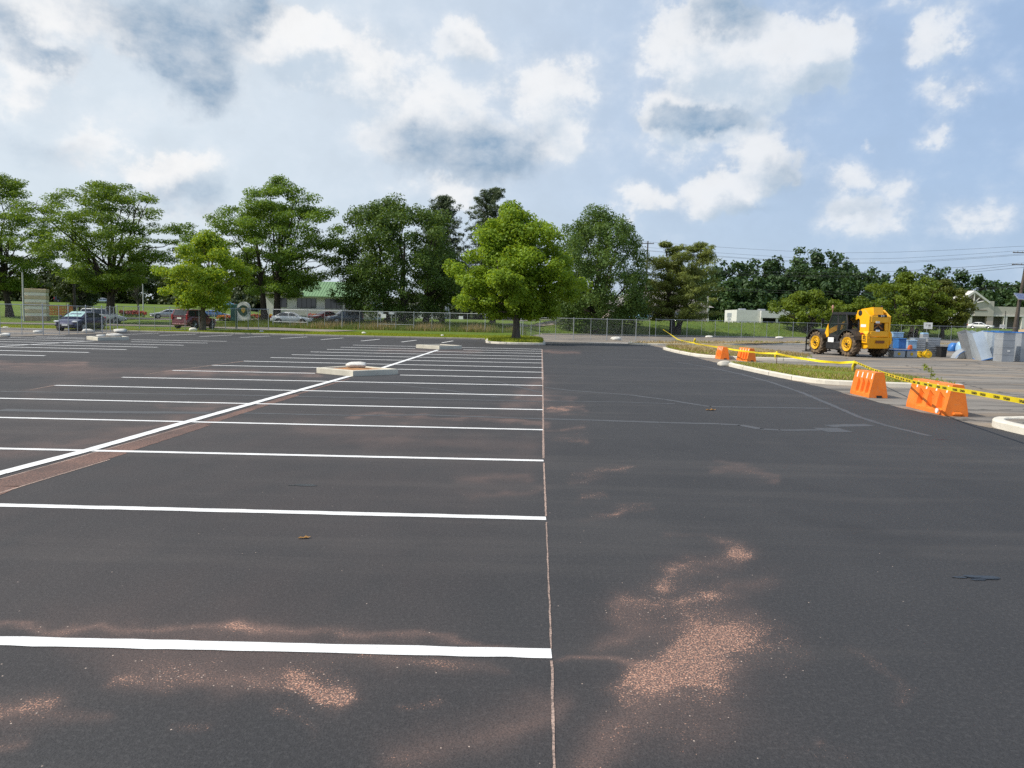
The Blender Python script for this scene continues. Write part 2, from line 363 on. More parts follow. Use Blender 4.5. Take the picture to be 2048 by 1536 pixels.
MA = asphalt_material(); MPAV = pavement_material()
MGR = grass_material('lawn_grass', (.085, .145, .020), (.130, .185, .028), (.165, .185, .04))
MISL = grass_material('island_grass', (.13, .19, .03), (.20, .235, .045), (.29, .25, .10), 14.)
MLINE = paint_material()
MCURB = concrete_material('new_concrete', (.56, .52, .44), (.66, .62, .54)); MOLDC = concrete_material('old_concrete', (.30, .28, .25), (.40, .375, .33))
MGALV = simple('galvanised_steel', (.42, .44, .46), .45, .55, .5, .12, 3.)
MBARK = bark_material('dark_bark', (.075, .062, .050)); MBARK2 = bark_material('grey_bark', (.15, .13, .11))
MRUB = simple('tyre_rubber', (.022, .022, .023), .85, 0, .3, .3, 20., bump=.3)
MGLASS = simple('dark_glass', (.018, .022, .026), .06, 0, .8, .1)
MCHROME = simple('bright_metal', (.6, .6, .62), .25, .9, .5, .1)
MBLACK = simple('black_plastic', (.02, .02, .021), .55, 0, .4, .25, 8.)
MWHITE = simple('white_plate', (.75, .75, .73), .55, 0, .4, .06)
MBAG = simple('white_sandbag', (.62, .60, .55), .85, 0, .2, .18, 9., bump=.5, bsc=60.)
# ------------------------------------------------------------------ terrain
def sst(a, b, x):
    t = np.clip((np.asarray(x, float) - a) / (b - a), 0, 1); return t * t * (3 - 2 * t)
def Yb(x):
    x = np.asarray(x, float)
    return 63.4 + 30.6 * sst(-2.8, 4.2, x) + .4 * np.maximum(0, x - 4.2)
def zt(x, y):
    x = np.asarray(x, float); y = np.asarray(y, float); t = y - Yb(x); s = x / np.maximum(y, 1)
    hc = .13 + .14 * sst(0, 20, t) + .80 * sst(21, 33, t) + .5 * sst(40, 80, t)
    hl = .10 + .0045 * np.clip(t, 0, 60) + .5 * sst(28, 50, t) + 2.9 * sst(70, 150, t)
    hr = .12 + 1.95 * sst(.5, 15, t) + .2 * sst(30, 80, t)
    wl = sst(-.30, -.42, s) if False else 1 - sst(-.42, -.30, s)
    wr = sst(-.02, .08, s)
    h = hc * (1 - wl) * (1 - wr) + hl * wl + hr * wr
    h = h + 5.0 * sst(180, 420, t)
    return np.where(t < 0, -.06, h)
def zt1(x, y): return float(max(0.0, zt(x, y)))

def grid_sheet(name, X, Y, zf, mat, mask=None):
    gx, gy = np.meshgrid(X, Y); z = zf(gx, gy); v = np.stack([gx, gy, z], -1).reshape(-1, 3)
    n = len(X); i, j = np.meshgrid(np.arange(n - 1), np.arange(len(Y) - 1)); a = (j * n + i).ravel()
    f = np.stack([a, a + 1, a + n + 1, a + n], -1)
    if mask is not None:
        c = v[f].mean(1); f = f[mask(c[:, 0], c[:, 1])]
    return arr_mesh(name, v, f, mat)
def poly_sheet(name, pts, z, mat, holes=None):
    me = bpy.data.meshes.new(name); me.from_pydata([(p[0], p[1], z) for p in pts], [], [tuple(range(len(pts)))])
    bm = bmesh.new(); bm.from_mesh(me); bmesh.ops.triangulate(bm, faces=bm.faces); bmesh.ops.recalc_face_normals(bm, faces=bm.faces)
    for f in bm.faces:
        if f.normal.z < 0: f.normal_flip()
    bm.to_mesh(me); bm.free(); me.materials.append(mat); o = bpy.data.objects.new(name, me); col.objects.link(o); return o

# lawn and far ground: one sheet to the horizon, lying lower under the paving
gxs = np.concatenate([np.linspace(-900, -200, 12), np.linspace(-190, -60, 40), np.linspace(-58, -6, 60), np.linspace(-5.6, 6, 60), np.linspace(7, 100, 94), np.linspace(104, 220, 30), np.linspace(240, 900, 12)])
gys = np.concatenate([[-60, 0, 40, 60], np.linspace(61, 72, 45), np.linspace(73, 150, 155), np.linspace(152, 320, 60), np.linspace(340, 1400, 20)])
def zl(x, y): return np.where(y - Yb(x) < 0, -.06, zt(x, y))
tag(grid_sheet('lawn', gxs, gys, zl, MGR), kind='structure')

# ---- fresh asphalt: fan shaped sheet, fine close to the camera, with the dust blown over it held as attributes
_perm = np.random.default_rng(5).permutation(512); _val = np.random.default_rng(6).uniform(0, 1, 512)
def vnoise(x, y):
    xi = np.floor(x).astype(int); yi = np.floor(y).astype(int); fx = x - xi; fy = y - yi; fx = fx * fx * (3 - 2 * fx); fy = fy * fy * (3 - 2 * fy)
    def h(i, j): return _val[_perm[(_perm[i & 511] + j) & 511]]
    return (h(xi, yi) * (1 - fx) + h(xi + 1, yi) * fx) * (1 - fy) + (h(xi, yi + 1) * (1 - fx) + h(xi + 1, yi + 1) * fx) * fy
def fbm(x, y, o=5, g=.55):
    t = 0; a = 1; n = 0
    for _ in range(o): t = t + a * vnoise(x, y); n += a; a *= g; x = x * 2.03 + 17.3; y = y * 2.03 + 5.1
    return t / n
def dust_fields(x, y):
    """density of the red stone dust swept over the new asphalt (grains) and of its thin smear (film)"""
    R3 = np.stack([x, y, np.full_like(x, -CAMH)], -1); dep = R3 @ np.array(fwd); dep = np.maximum(dep, .05)
    U = 1024 + F * (R3 @ np.array(rt)) / dep; Vv = 768 - F * (R3 @ np.array(up)) / dep
    d = np.zeros_like(x); f = np.zeros_like(x)
    wu = U + (fbm(x * 1.7, y * 1.7, 4) - .5) * 120 * np.clip((Vv - 640) / 600, .1, 1.2); wv = Vv + (fbm(x * 1.7 + 40, y * 1.7, 4) - .5) * 95 * np.clip((Vv - 640) / 600, .06, 1.2)
    def S(pts, amp, film):                 # swept stroke through (px, py, half thickness)
        best = np.full_like(x, 99.)
        for (x0, y0, w0), (x1, y1, w1) in zip(pts[:-1], pts[1:]):
            dx, dy = x1 - x0, y1 - y0; t = np.clip(((wu - x0) * dx + (wv - y0) * dy) / (dx * dx + dy * dy + 1e-6), 0, 1)
            w = w0 + (w1 - w0) * t; q = np.hypot(wu - x0 - t * dx, wv - y0 - t * dy) / w; best = np.minimum(best, q)
        e = .48 * np.exp(-best ** 2 * 1.2) + .44 * np.exp(-best * .95); d[:] += amp * e; f[:] += film * e
    S([(1230, 1395, 30), (1320, 1355, 45), (1420, 1320, 48), (1495, 1290, 34)], 1.25, .30); S([(1300, 1330, 22), (1400, 1290, 30), (1480, 1265, 22)], .8, .15); S([(1410, 1330, 30), (1470, 1330, 30)], .8, .1)
    S([(1340, 1390, 60), (1270, 1450, 60), (1200, 1520, 50), (1150, 1580, 50)], .55, .55); S([(1440, 1400, 60), (1380, 1470, 60)], .4, .35)
    S([(1240, 1215, 14), (1340, 1200, 16), (1450, 1195, 16), (1540, 1180, 20)], .95, .25); S([(1330, 1165, 12), (1420, 1140, 16), (1495, 1128, 14)], .85, .18); S([(1440, 1090, 14), (1470, 1110, 16), (1420, 1135, 16)], .6, .12); S([(1330, 1085, 8), (1430, 1072, 8)], .5, .02)
    S([(1300, 1170, 14), (1380, 1150, 16)], .45, .05); S([(1180, 1275, 20), (1260, 1240, 26), (1370, 1245, 26)], .35, .50); S([(1400, 1240, 30), (1500, 1235, 22)], .35, .15); S([(1110, 1312, 5), (1180, 1318, 8), (1270, 1332, 12)], .55, .8)
    S([(240, 1350, 18), (420, 1345, 28), (560, 1365, 26), (640, 1395, 26), (705, 1412, 20)], .75, .50); S([(590, 1370, 22), (660, 1395, 24), (710, 1410, 16)], 1.2, .25); S([(740, 1325, 8), (800, 1330, 14), (900, 1350, 14), (1000, 1355, 8)], .65, .35)
    S([(-120, 1445, 28), (20, 1430, 26), (110, 1405, 20)], 1.5, .55); S([(0, 1440, 40), (120, 1440, 24), (220, 1438, 10)], .5, .3); S([(-100, 1515, 22), (50, 1505, 10)], .8, .45); S([(330, 1465, 10), (410, 1455, 12)], .7, .05); S([(550, 1435, 10), (640, 1475, 14)], .5, .05)
    S([(-100, 1268, 5), (300, 1272, 6), (520, 1262, 14), (800, 1285, 9), (1100, 1298, 4)], .45, .75); S([(480, 1262, 8), (560, 1275, 10)], .55, .4); S([(820, 1420, 8), (880, 1425, 6)], .55, 0)
    S([(820, 1520, 40), (960, 1470, 40), (1090, 1430, 26)], .22, .55); S([(150, 1290, 40), (420, 1310, 50), (800, 1330, 40)], .1, .35)
    S([(1090, 800, 3), (1150, 803, 3)], .55, .6); S([(1090, 823, 3), (1130, 821, 4), (1170, 819, 4)], 1.1, .5); S([(1092, 862, 4), (1130, 857, 5), (1165, 852, 4)], .9, .35); S([(1110, 885, 7), (1165, 875, 10), (1170, 895, 8)], .6, .05)
    S([(1160, 960, 9), (1210, 945, 10), (1260, 940, 6)], .75, .06); S([(1160, 995, 7), (1215, 985, 8)], .7, .02); S([(1160, 1045, 8), (1230, 1030, 9), (1300, 1018, 6)], .5, .02); S([(1430, 930, 5), (1500, 945, 7), (1560, 953, 4)], .38, .25)
    S([(700, 830, 4), (900, 838, 5), (1085, 845, 5)], .25, .85); S([(920, 955, 9), (1060, 948, 9)], .2, .4); S([(940, 990, 10), (1080, 978, 9)], .22, .35); S([(1010, 815, 10), (1085, 800, 16)], .25, .6); S([(1040, 790, 8), (1085, 765, 12)], .1, .7); S([(600, 860, 16), (1060, 900, 26)], .05, .3)
    S([(330, 742, 4), (640, 750, 4)], .3, 1.0); S([(-100, 726, 4), (170, 730, 4)], .35, 1.1); S([(0, 738, 8), (420, 748, 9)], .05, .55); S([(760, 700, 3), (960, 704, 3)], .15, .6); S([(1088, 703, 2), (1160, 706, 2)], .6, .8); S([(320, 815, 5), (480, 812, 5)], .15, .6)
    S([(0, 905, 14), (260, 870, 14), (420, 820, 8)], .1, .5); S([(200, 745, 20), (60, 790, 14)], 0, .25); S([(-200, 1010, 120), (900, 1010, 140)], 0, .13); S([(-100, 1220, 120), (800, 1240, 120)], 0, .12); S([(0, 860, 60), (800, 860, 60)], 0, .12)
    S([(1680, 1310, 10), (1740, 1345, 12), (1790, 1400, 10)], .3, .02); S([(1540, 1470, 50), (1720, 1500, 40)], .22, 0); S([(1622, 1463, 5), (1634, 1466, 5)], 1.8, .3); S([(1530, 1270, 40), (1560, 1340, 40)], .25, 0); S([(960, 1130, 90), (1200, 1150, 60)], .07, 0)
    n1 = fbm(x * 2.4, y * 1.9, 5); n2 = fbm(x * 8 + 9, y * 8, 4)
    n3 = fbm(x * 5.0 + 3, y * 1.6 + 8, 4); d = np.maximum(0, d * np.clip(2.6 * n1 - .45, .05, 2) * (.35 + 1.2 * n2) * (.4 + 1.2 * n3) - .06) * .88; f = f * (.3 + 1.4 * fbm(x * 3.1 + 3, y * 1.6, 4))
    return np.clip(d, 0, 1.6), np.clip(f, 0, 1.2)
def asphalt_sheet():
    ys = [0.6]
    while ys[-1] < 64: ys.append(ys[-1] * 1.009)
    ys = np.array(ys); ss = np.linspace(-1.1, 1.0, 420)
    s_, y = np.meshgrid(ss, ys); x = s_ * (y + .6)
    m = x < 12.0
    d, f = dust_fields(x, y)
    v = np.stack([x, y, np.zeros_like(x)], -1).reshape(-1, 3); n = len(ss)
    i, j = np.meshgrid(np.arange(n - 1), np.arange(len(ys) - 1)); a = (j * n + i).ravel(); q = np.stack([a, a + 1, a + n + 1, a + n], -1)
    return arr_mesh('asphalt', v, q, MA, attrs={'dust': ('POINT', d.ravel()), 'film': ('POINT', f.ravel())})
tag(asphalt_sheet(), kind='structure')
tag(poly_sheet('asphalt_base', [(-140, -60), (140, -60), (140, 140), (-140, 140)], -.012, MA), kind='structure')

edge_px = [(2400, 960), (2200, 906), (2048, 868), (1982, 857), (1893, 835), (1805, 817), (1700, 790), (1653, 777), (1590, 762), (1463, 733), (1400, 717.5), (1365, 706), (1318, 694.5), (1288, 688.5)]
edge = [G(*p) for p in edge_px]
def ragged(pts, step=.35, amp=.05):
    out = []
    for a, b in zip(pts[:-1], pts[1:]):
        n = max(1, int((b - a).length / step))
        for i in range(n):
            q = a.lerp(b, i / n); out.append(Vector((q.x + random.uniform(-amp, amp), q.y + random.uniform(-amp, amp), 0)))
    return out + [pts[-1]]
right_pts = [Vector((9.6, -20, 0)), Vector((8.7, 2, 0)), Vector((8.5, 6, 0))] + ragged(edge) + [Vector((2.4, 56.5, 0)), Vector((2.4, 95, 0)), Vector((60, 119, 0)), Vector((135, 150, 0)), Vector((135, -20, 0))]
tag(poly_sheet('worn_pavement', right_pts, .004, MPAV), kind='structure')
lp = [G(-260, 678), G(-100, 677), G(0, 674), G(110, 670), G(232, 666.3)]
left_pts = [Vector((-135, lp[0].y, 0))] + ragged(lp, .5, .06) + [Vector((-33.6, 63.2, 0)), Vector((-135, 63.2, 0))]
tag(poly_sheet('old_side_street', left_pts, .004, MPAV), kind='structure')
# driveway beyond the left part of the fence
def ribbon(name, pts, width, mat, off=.04, zf=None, n=60):
    pts = [Vector(p) for p in pts]; v = []; 
    L = [0]; 
    for a, b in zip(pts[:-1], pts[1:]): L.append(L[-1] + (b - a).length)
    sm = []
    for i in range(n + 1):
        t = L[-1] * i / n; k = max(j for j in range(len(L)) if L[j] <= t + 1e-9); k = min(k, len(pts) - 2)
        sm.append(pts[k].lerp(pts[k + 1], (t - L[k]) / max(1e-9, L[k + 1] - L[k])))
    fs = []
    for i, p in enumerate(sm):
        d = (sm[min(i + 1, n)] - sm[max(i - 1, 0)]).normalized(); nn = Vector((-d.y, d.x, 0))
        w = width(i / n) if callable(width) else width
        for k in (-1, -.33, .33, 1):
            q = p + nn * w / 2 * k; v.append((q.x, q.y, (zf(q.x, q.y) if zf else 0) + off))
        if i: 
            for k in range(3): fs.append(((i - 1) * 4 + k, (i - 1) * 4 + k + 1, i * 4 + k + 1, i * 4 + k))
    me = bpy.data.meshes.new(name); me.from_pydata(v, [], fs); me.materials.append(mat); me.update()
    bm = bmesh.new(); bm.from_mesh(me); bmesh.ops.recalc_face_normals(bm, faces=bm.faces)
    for f in bm.faces:
        if f.normal.z < 0: f.normal_flip()
    bm.to_mesh(me); bm.free()
    o = bpy.data.objects.new(name, me); col.objects.link(o); return o
tag(ribbon('driveway', [(-60, 78, 0), (-43, 82, 0), (-33, 84, 0), (-24, 76, 0), (-17, 74, 0)], 7, MPAV, .05, zt1), kind='structure')
tag(ribbon('road', [(-150, 215, 0), (-60, 212, 0), (-10, 150, 0), (30, 135, 0)], 9, MPAV, .08, zt1), kind='structure')
tag(ribbon('lane', [(-60, 108, 0), (-35, 107, 0), (-15, 99.5, 0), (10, 108, 0)], 6, MPAV, .06, zt1), kind='structure')

# ------------------------------------------------------------------ markings
class Strips:
    def __init__(s): s.v = []; s.f = []
    def line(s, a, b, w, z=.004, jag=.005, seg=.12, wb=None):
        a = Vector(a); b = Vector(b); d = (b - a).normalized(); nn = Vector((-d.y, d.x, 0)); n = max(1, int((b - a).length / seg)); k = len(s.v)
        for i in range(n + 1):
            p = a.lerp(b, i / n); ww = w if wb is None else w + (wb - w) * i / n
            for sg in (-1, 1):
                q = p + nn * sg * (ww / 2 + random.uniform(-jag, jag)); s.v.append((q.x, q.y, z))
            if i: s.f.append((k + 2 * i - 2, k + 2 * i - 1, k + 2 * i + 1, k + 2 * i))
    def build(s, name, mat, attrs=None):
        me = bpy.data.meshes.new(name); me.from_pydata(s.v, [], s.f); bm = bmesh.new(); bm.from_mesh(me)
        bmesh.ops.recalc_face_normals(bm, faces=bm.faces)
        for f in bm.faces:
            if f.normal.z < 0: f.normal_flip()
        bm.to_mesh(me); bm.free(); me.materials.append(mat); o = bpy.data.objects.new(name, me); col.objects.link(o); return o
st = Strips()
# right hand double row: (left end px) -> (right end px)
rows = [((-900, 1262), (1103, 1308)), ((-600, 996), (1092, 1037.3)), ((-420, 888), (1087, 921.6)), ((-250, 829.5), (1086, 859.9)), ((-60, 795.5), (1085.5, 819.7)),
        ((110, 770.8), (1085, 791.6)), ((244, 754.7), (1085, 771.3)), ((345, 741), (1085, 756)), ((424, 730.7), (1085, 744.7)), ((487, 722.3), (1085, 735.3)),
        ((541, 715.2), (1084.5, 726.3)), ((583, 709.4), (1084.5, 719.3)), ((621, 703.8), (1084, 713)), ((654, 698.8), (1084, 707.2)), ((681, 694.4), (1084, 702.7)), ((706, 690.2), (1084, 698.6))]
holes = {7: (796.5, 632)}
def sub_px(a, b, x): t = (x - a[0]) / (b[0] - a[0]); return (x, a[1] + (b[1] - a[1]) * t)
for i, (a, b) in enumerate(rows):
    parts = [(a, b)]
    if i == 7: parts = [(a, sub_px(a, b, 630)), (sub_px(a, b, 800), b)]
    if i == 14: parts = [(a, sub_px(a, b, 830)), (sub_px(a, b, 927), b)]
    for q0, q1 in parts: st.line(G(*q0), G(*q1), .112 + .0042 * max(0, G(*q1).y - 12))
for a, b in [((-420, 1068), (0, 947)), ((0, 947), (180, 900)), ((180, 900), (380, 842.5)), ((380, 842.5), (699, 752.5)), ((757, 738.5), (876, 700))]:
    st.line(G(*a), G(*b), .165, .0075)
# left double row
lrows = [((-900, 692), (90, 711.5)), ((-800, 683), (178, 705)), ((-700, 678.6), (252.7, 699.2)), ((-600, 676), (315, 694.6)), ((-500, 673.5), (367.4, 690.5)), ((-400, 671.8), (415, 686.2)), ((-300, 670.3), (454, 682.7)), ((20, 675.2), (170, 678.2)), ((72, 673.6), (171, 676.3))]
for i, (a, b) in enumerate(lrows):
    parts = [(a, b)]
    if i == 5: parts = [(a, sub_px(a, b, 168)), (sub_px(a, b, 262), b)]
    if i == 6: parts = [(sub_px(a, b, 262), b)]
    for q0, q1 in parts: st.line(G(*q0), G(*q1), .24)
st.line(G(-300, 709), G(0, 693), .165, .0075); st.line(G(0, 693), G(188, 681.8), .165, .0075)
# stalls along the far kerb
for a, b in [((237, 669.3), (318, 666.6)), ((318.6, 671), (391.6, 668.5)), ((399, 673), (464.6, 670.2)), ((480.7, 675), (539, 672.2)), ((561, 676.9), (614, 673.8)), ((642, 679.3), (686.6, 676)), ((722.5, 682), (759.6, 678.4)), ((803, 684), (832.7, 680.4)), ((884, 685.6), (906, 681.8))]:
    st.line(G(*a), G(*b), .17)
for a, b in [((96, 672.2), (130, 671.2))]: st.line(G(*a), G(*b), .12, .009)
st.line(G(1176, 685.4), G(1276, 686.4), .45, .009)
tag(st.build('stall_lines', MLINE), kind='structure')

def dust_strip_material(name, c0, thr, sc=60, stretch=(1, 1, 1), film=.3):
    t = NT(name); p = t.coord(); a = t.noise(sc, 4, .7, p, stretch=stretch); b = t.noise(.9, 4, .6, p)
    k = t.m('MULTIPLY', t.rng(a, thr, thr + .12, film, 1), t.rng(b, .3, .6, .45, 1.0))
    f = t.noise(95, 3, .7, p)
    base = t.mix(t.rng(f, .36, .56), (.028, .028, .029), (.055, .054, .055))
    t.bsdf(t.mix(k, base, c0), .85, 0, .25, t.bump(f, .7, .012)); return t.mat
MSCAR = dust_strip_material('milled_line_scar', (.235, .135, .105), .44, 45, (1, 1, 1), .35)
MCHALK = dust_strip_material('chalk_dust', (.46, .33, .27), .42, 60, (1, 1, 1), .35)
ss_ = Strips()
for a, b, w in [((-300, 1092), (0, 972.5), .42), ((0, 972.5), (225, 905), .42), ((225, 905), (400, 850), .36), ((400, 850), (590, 790), .22), ((590, 790), (700, 757), .08)]: ss_.line(G(*a), G(*b), w, .0025, .012, .15)
tag(ss_.build('milled_line_scar', MSCAR), kind='structure')
s2 = Strips()
for a, b, w in [((0, 958.5), (400, 846), .03), ((0, 986), (220, 919), .03), ((1103.5, 1322), (1109, 1560), .013), ((1092.5, 1045), (1102.5, 1298), .011), ((1087.5, 926), (1092, 1033), .018), ((1085.5, 760), (1087, 917), .03), ((1084, 699), (1085.3, 760), .06), ((345, 741), (424, 730.7), .06), ((290, 749), (345, 741), .05), ((424, 730.7), (487, 722.5), .06), ((60, 780), (110, 770.8), .04)]: s2.line(G(*a), G(*b), w, .0032, .003, .1)
tag(s2.build('chalk_line', MCHALK), kind='structure')
# pale sealed joints in the new asphalt
def seam_material():
    t = NT('sealed_joint'); p = t.coord(); f = t.noise(60, 4, .7, p); b = t.noise(1.2, 4, .6, p)
    c = t.mix(t.rng(b, .3, .7), (.050, .050, .053), (.070, .070, .074)); c = t.mix(t.rng(f, .35, .5, .5, 0), c, (.03, .03, .03)); t.bsdf(c, .6, 0, .5, t.bump(f, .4, .008)); return t.mat
s3 = Strips()
def seam(px, w):
    for a, b in zip(px[:-1], px[1:]): s3.line(G(*a), G(*b), w, .0022, .02, .2)
seam([(1088, 838), (1200, 841), (1320, 845), (1440, 848), (1480, 850), (1520, 858), (1560, 860.5), (1640, 860)], .17)
seam([(1640, 860), (1690, 860)], .5); seam([(1655, 852), (1740, 850)], .28)
seam([(1090, 775), (1140, 781), (1260, 790), (1330, 799), (1420, 813.5), (1660, 817)], .15)
seam([(1088, 802), (1250, 804.5), (1350, 808)], .11)
seam([(1355, 724.5), (1420, 735), (1480, 748), (1540, 764), (1600, 784), (1660, 809), (1720, 835), (1780, 853), (1860, 872)], .13)
seam([(0, 783), (500, 791), (700, 795), (900, 799), (1085, 803)], .16); seam([(0, 820), (200, 824), (420, 826)], .3); seam([(480, 826), (700, 831), (850, 830), (1085, 838)], .14)
seam([(755, 766), (880, 779), (1000, 795)], .12); seam([(900, 750), (1000, 765), (1085, 786)], .1); seam([(560, 710), (830, 700)], .12) if False else None
seam([(450, 690), (700, 698), (740, 699)], .14)
tag(s3.build('sealed_joint', seam_material()), kind='structure')

# ------------------------------------------------------------------ kerbs and islands
MJOINT = simple('dark_joint', (.16, .15, .13), .95)  # plain dark colour of the strips marking the kerb joints
def smooth_loop(pts, it=2, closed=True):
    for _ in range(it):
        o = []; n = len(pts)
        for i in range(n if closed else n - 1):
            a, b = Vector(pts[i]), Vector(pts[(i + 1) % n]); o += [a.lerp(b, .25), a.lerp(b, .75)]
        pts = o if closed else [Vector(pts[0])] + o + [Vector(pts[-1])]
    return pts
def kerb(name, pts, w=.17, h=.15, closed=True, mat=None, side=1, zf=None):
    n = len(pts); vs = []; fs = []
    for i, p in enumerate(pts):
        a = Vector(pts[(i - 1) % n] if closed or i else pts[0]); b = Vector(pts[(i + 1) % n] if closed or i < n - 1 else pts[-1])
        d = (b - a); d.z = 0; d.normalize(); nn = Vector((-d.y, d.x, 0)) * side; z0 = zf(p) if zf else 0
        for off, z in ((0, -.05), (.005, h - .03), (.03, h), (w - .02, h), (w, h - .02), (w + .005, -.05)):
            q = Vector(p) + nn * off; vs.append((q.x, q.y, z0 + z + random.uniform(-.004, .004)))
    for i in range(n if closed else n - 1):
        k = (i + 1) % n
        for j in range(5): fs.append((i * 6 + j, k * 6 + j, k * 6 + j + 1, i * 6 + j + 1))
    if not closed: fs += [tuple(range(6)), tuple((n - 1) * 6 + j for j in range(6))[::-1]]
    jb = MB(); acc = 1.2
    for i in range(n if closed else n - 1):
        a = Vector(pts[i]); b = Vector(pts[(i + 1) % n]); ln = (b - a).length
        if ln < 1e-6: continue
        d = (b - a) / ln; nn = Vector((-d.y, d.x, 0)) * side
        while acc < ln:
            c = a + d * acc; acc += 3.0; rr = []
            for s_ in (-.007, .007): rr.append([tuple(c + d * s_ + nn * o_ + Vector((0, 0, z_))) for o_, z_ in ((-.006, 0), (-.004, h - .026), (.03, h + .007), (w - .02, h + .007), (w + .006, h - .02), (w + .008, 0))])
            jb.loft(rr)
        acc -= ln
    if jb.v: tag(jb.build('kerb_joint', MJOINT), kind='structure')
    mb = MB(); mb.add(vs, fs); return tag(mb.build(name, mat or MCURB), kind='structure')
def ccw(pts):
    s = sum(a[0] * b[1] - a[1] * b[0] for a, b in zip(pts, pts[1:] + pts[:1])); return pts if s > 0 else pts[::-1]
def inside(px_, py_, poly):
    x = np.asarray(px_); y = np.asarray(py_); c = np.zeros(x.shape, bool); n = len(poly)
    for i in range(n):
        x0, y0 = poly[i][0], poly[i][1]; x1, y1 = poly[(i + 1) % n][0], poly[(i + 1) % n][1]
        if abs(y1 - y0) < 1e-9: continue
        k = ((y0 > y) != (y1 > y)) & (x < (x1 - x0) * (y - y0) / (y1 - y0) + x0); c ^= k
    return c
def mound(name, loop, mat, h0=.11, h1=.3, n=26):
    c = sum((Vector(p) for p in loop), Vector()) / len(loop); vs = []; fs = []; N = len(loop)
    for k in range(n + 1):
        t = k / n
        for p in loop:
            q = c.lerp(Vector(p), t); z = h0 + (h1 - h0) * (1 - t * t) ** 1.2 * (.75 + .5 * math.sin(q.x * 2.1 + q.y * 1.3) * .5) + random.uniform(-.012, .012); vs.append((q.x, q.y, z))
    for k in range(n):
        for j in range(N): fs.append((k * N + j, k * N + (j + 1) % N, (k + 1) * N + (j + 1) % N, (k + 1) * N + j))
    mb = MB(); mb.add(vs, fs); return tag(mb.build(name, mat, smooth=True), kind='structure')
ISL = {}
def island(key, pxs, mat=MISL, h1=.3, it=2, w=.2, kh=.15):
    pts = ccw([tuple(G(*p)[:]) if len(p) == 2 else p for p in pxs]); pts = [Vector(p) for p in pts]
    lp_ = smooth_loop(pts, it); kerb('kerb', lp_, w, kh, True, None, 1)
    c = sum(lp_, Vector()) / len(lp_); inner = []
    n = len(lp_)
    for i, p in enumerate(lp_):
        d = lp_[(i + 1) % n] - lp_[i - 1]; d.normalize(); inner.append(p + Vector((-d.y, d.x, 0)) * w * .9)
    mound('island_soil', inner, mat, kh - .03, h1); ISL[key] = inner
B_ = [(9.25, 32.3, 0), (9.5, 32.6, 0), (13.6, 29.3, 0), (13.75, 28, 0), (13.7, 22.3, 0), (13.4, 22.0, 0), (10.0, 22.6, 0), (9.3, 23.6, 0), (9.15, 27, 0)]
island('b', B_, h1=.22)
C_ = [(10.1, 50.5, 0), (10.5, 50.7, 0), (14.5, 47.5, 0), (15.4, 45.8, 0), (15.6, 37.8, 0), (15.2, 37.3, 0), (11, 38.2, 0), (9.9, 39.8, 0), (9.8, 44, 0)]
MSTRAW = grass_material('straw_mulch', (.27, .205, .11), (.31, .235, .13), (.14, .16, .04), 12.)
island('c', C_, MSTRAW, h1=.62)
D_ = [(9.2, 60, 0), (10.2, 58.2, 0), (13.5, 59.0, 0), (17, 61.5, 0), (24, 68, 0), (48, 80, 0), (62, 86, 0), (61, 88.5, 0), (46, 83, 0), (24, 74, 0), (14, 67, 0), (10, 63, 0)]
island('d', D_, MSTRAW, h1=.24)
A_ = [(8.88, 13.0, 0), (8.92, 13.7, 0), (9.35, 14.2, 0), (10.2, 14.3, 0), (14, 14.1, 0), (14.2, 9, 0), (9.4, 9.2, 0), (8.86, 11, 0)]
island('a', A_, MSTRAW if False else MPAV, h1=.10)
T_ = [(-2.2, 67, 0), (-2.2, 56.5, 0), (-1.7, 54.3, 0), (-.6, 53.4, 0), (2.0, 53.6, 0), (2.5, 54.2, 0), (2.6, 67, 0)]
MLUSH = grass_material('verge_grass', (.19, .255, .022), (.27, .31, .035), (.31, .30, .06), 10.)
island('t', T_, MLUSH, h1=.35)
# kerb along the far edge of the lot and along the street at the back
kerb('kerb', [Vector((x, 63.25, 0)) for x in np.linspace(-100, -2.4, 70)], .17, .14, False, MOLDC)
xs_ = np.linspace(3.6, 110, 90); kerb('kerb', [Vector((float(x), float(Yb(x)) - .25, 0)) for x in xs_], .2, .14, False, MOLDC)
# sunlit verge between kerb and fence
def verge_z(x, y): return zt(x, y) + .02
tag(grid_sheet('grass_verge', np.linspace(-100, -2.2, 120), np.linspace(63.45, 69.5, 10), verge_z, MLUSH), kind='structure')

# ------------------------------------------------------------------ grass blades
def blades(name, xy, h, w, mat, lean=.5, zf=zt1):
    n = len(xy); z = np.array([zf(a, b) for a, b in xy]) if zf else np.zeros(n)
    hh = h * rng.uniform(.5, 1.25, n); a = rng.uniform(0, 2 * np.pi, n); l = lean * hh * rng.uniform(.2, 1, n); b = rng.uniform(0, 2 * np.pi, n)
    base = np.stack([xy[:, 0], xy[:, 1], z - .02], -1); wd = np.stack([np.cos(a), np.sin(a), 0 * a], -1) * (w / 2)
    top = base + np.stack([np.cos(b) * l, np.sin(b) * l, hh], -1)
    v = np.concatenate([base - wd, base + wd, top], 0); i = np.arange(n); f = np.stack([i, i + n, i + 2 * n], -1)
    var = rng.uniform(0, 1, n)
    return tag(arr_mesh(name, v, f, mat, attrs={'var': ('FACE', var)}), kind='stuff')
MBL = leaf_material('grass_blade', (.16, .225, .018), (.32, .36, .04), .4); MBLD = leaf_material('tall_grass_blade', (.075, .125, .018), (.18, .225, .04), .35); MSEED = leaf_material('dry_seed_head', (.24, .17, .08), (.38, .29, .15), .25)
MDRY = leaf_material('straw_blade', (.22, .16, .07), (.42, .32, .16), .2)
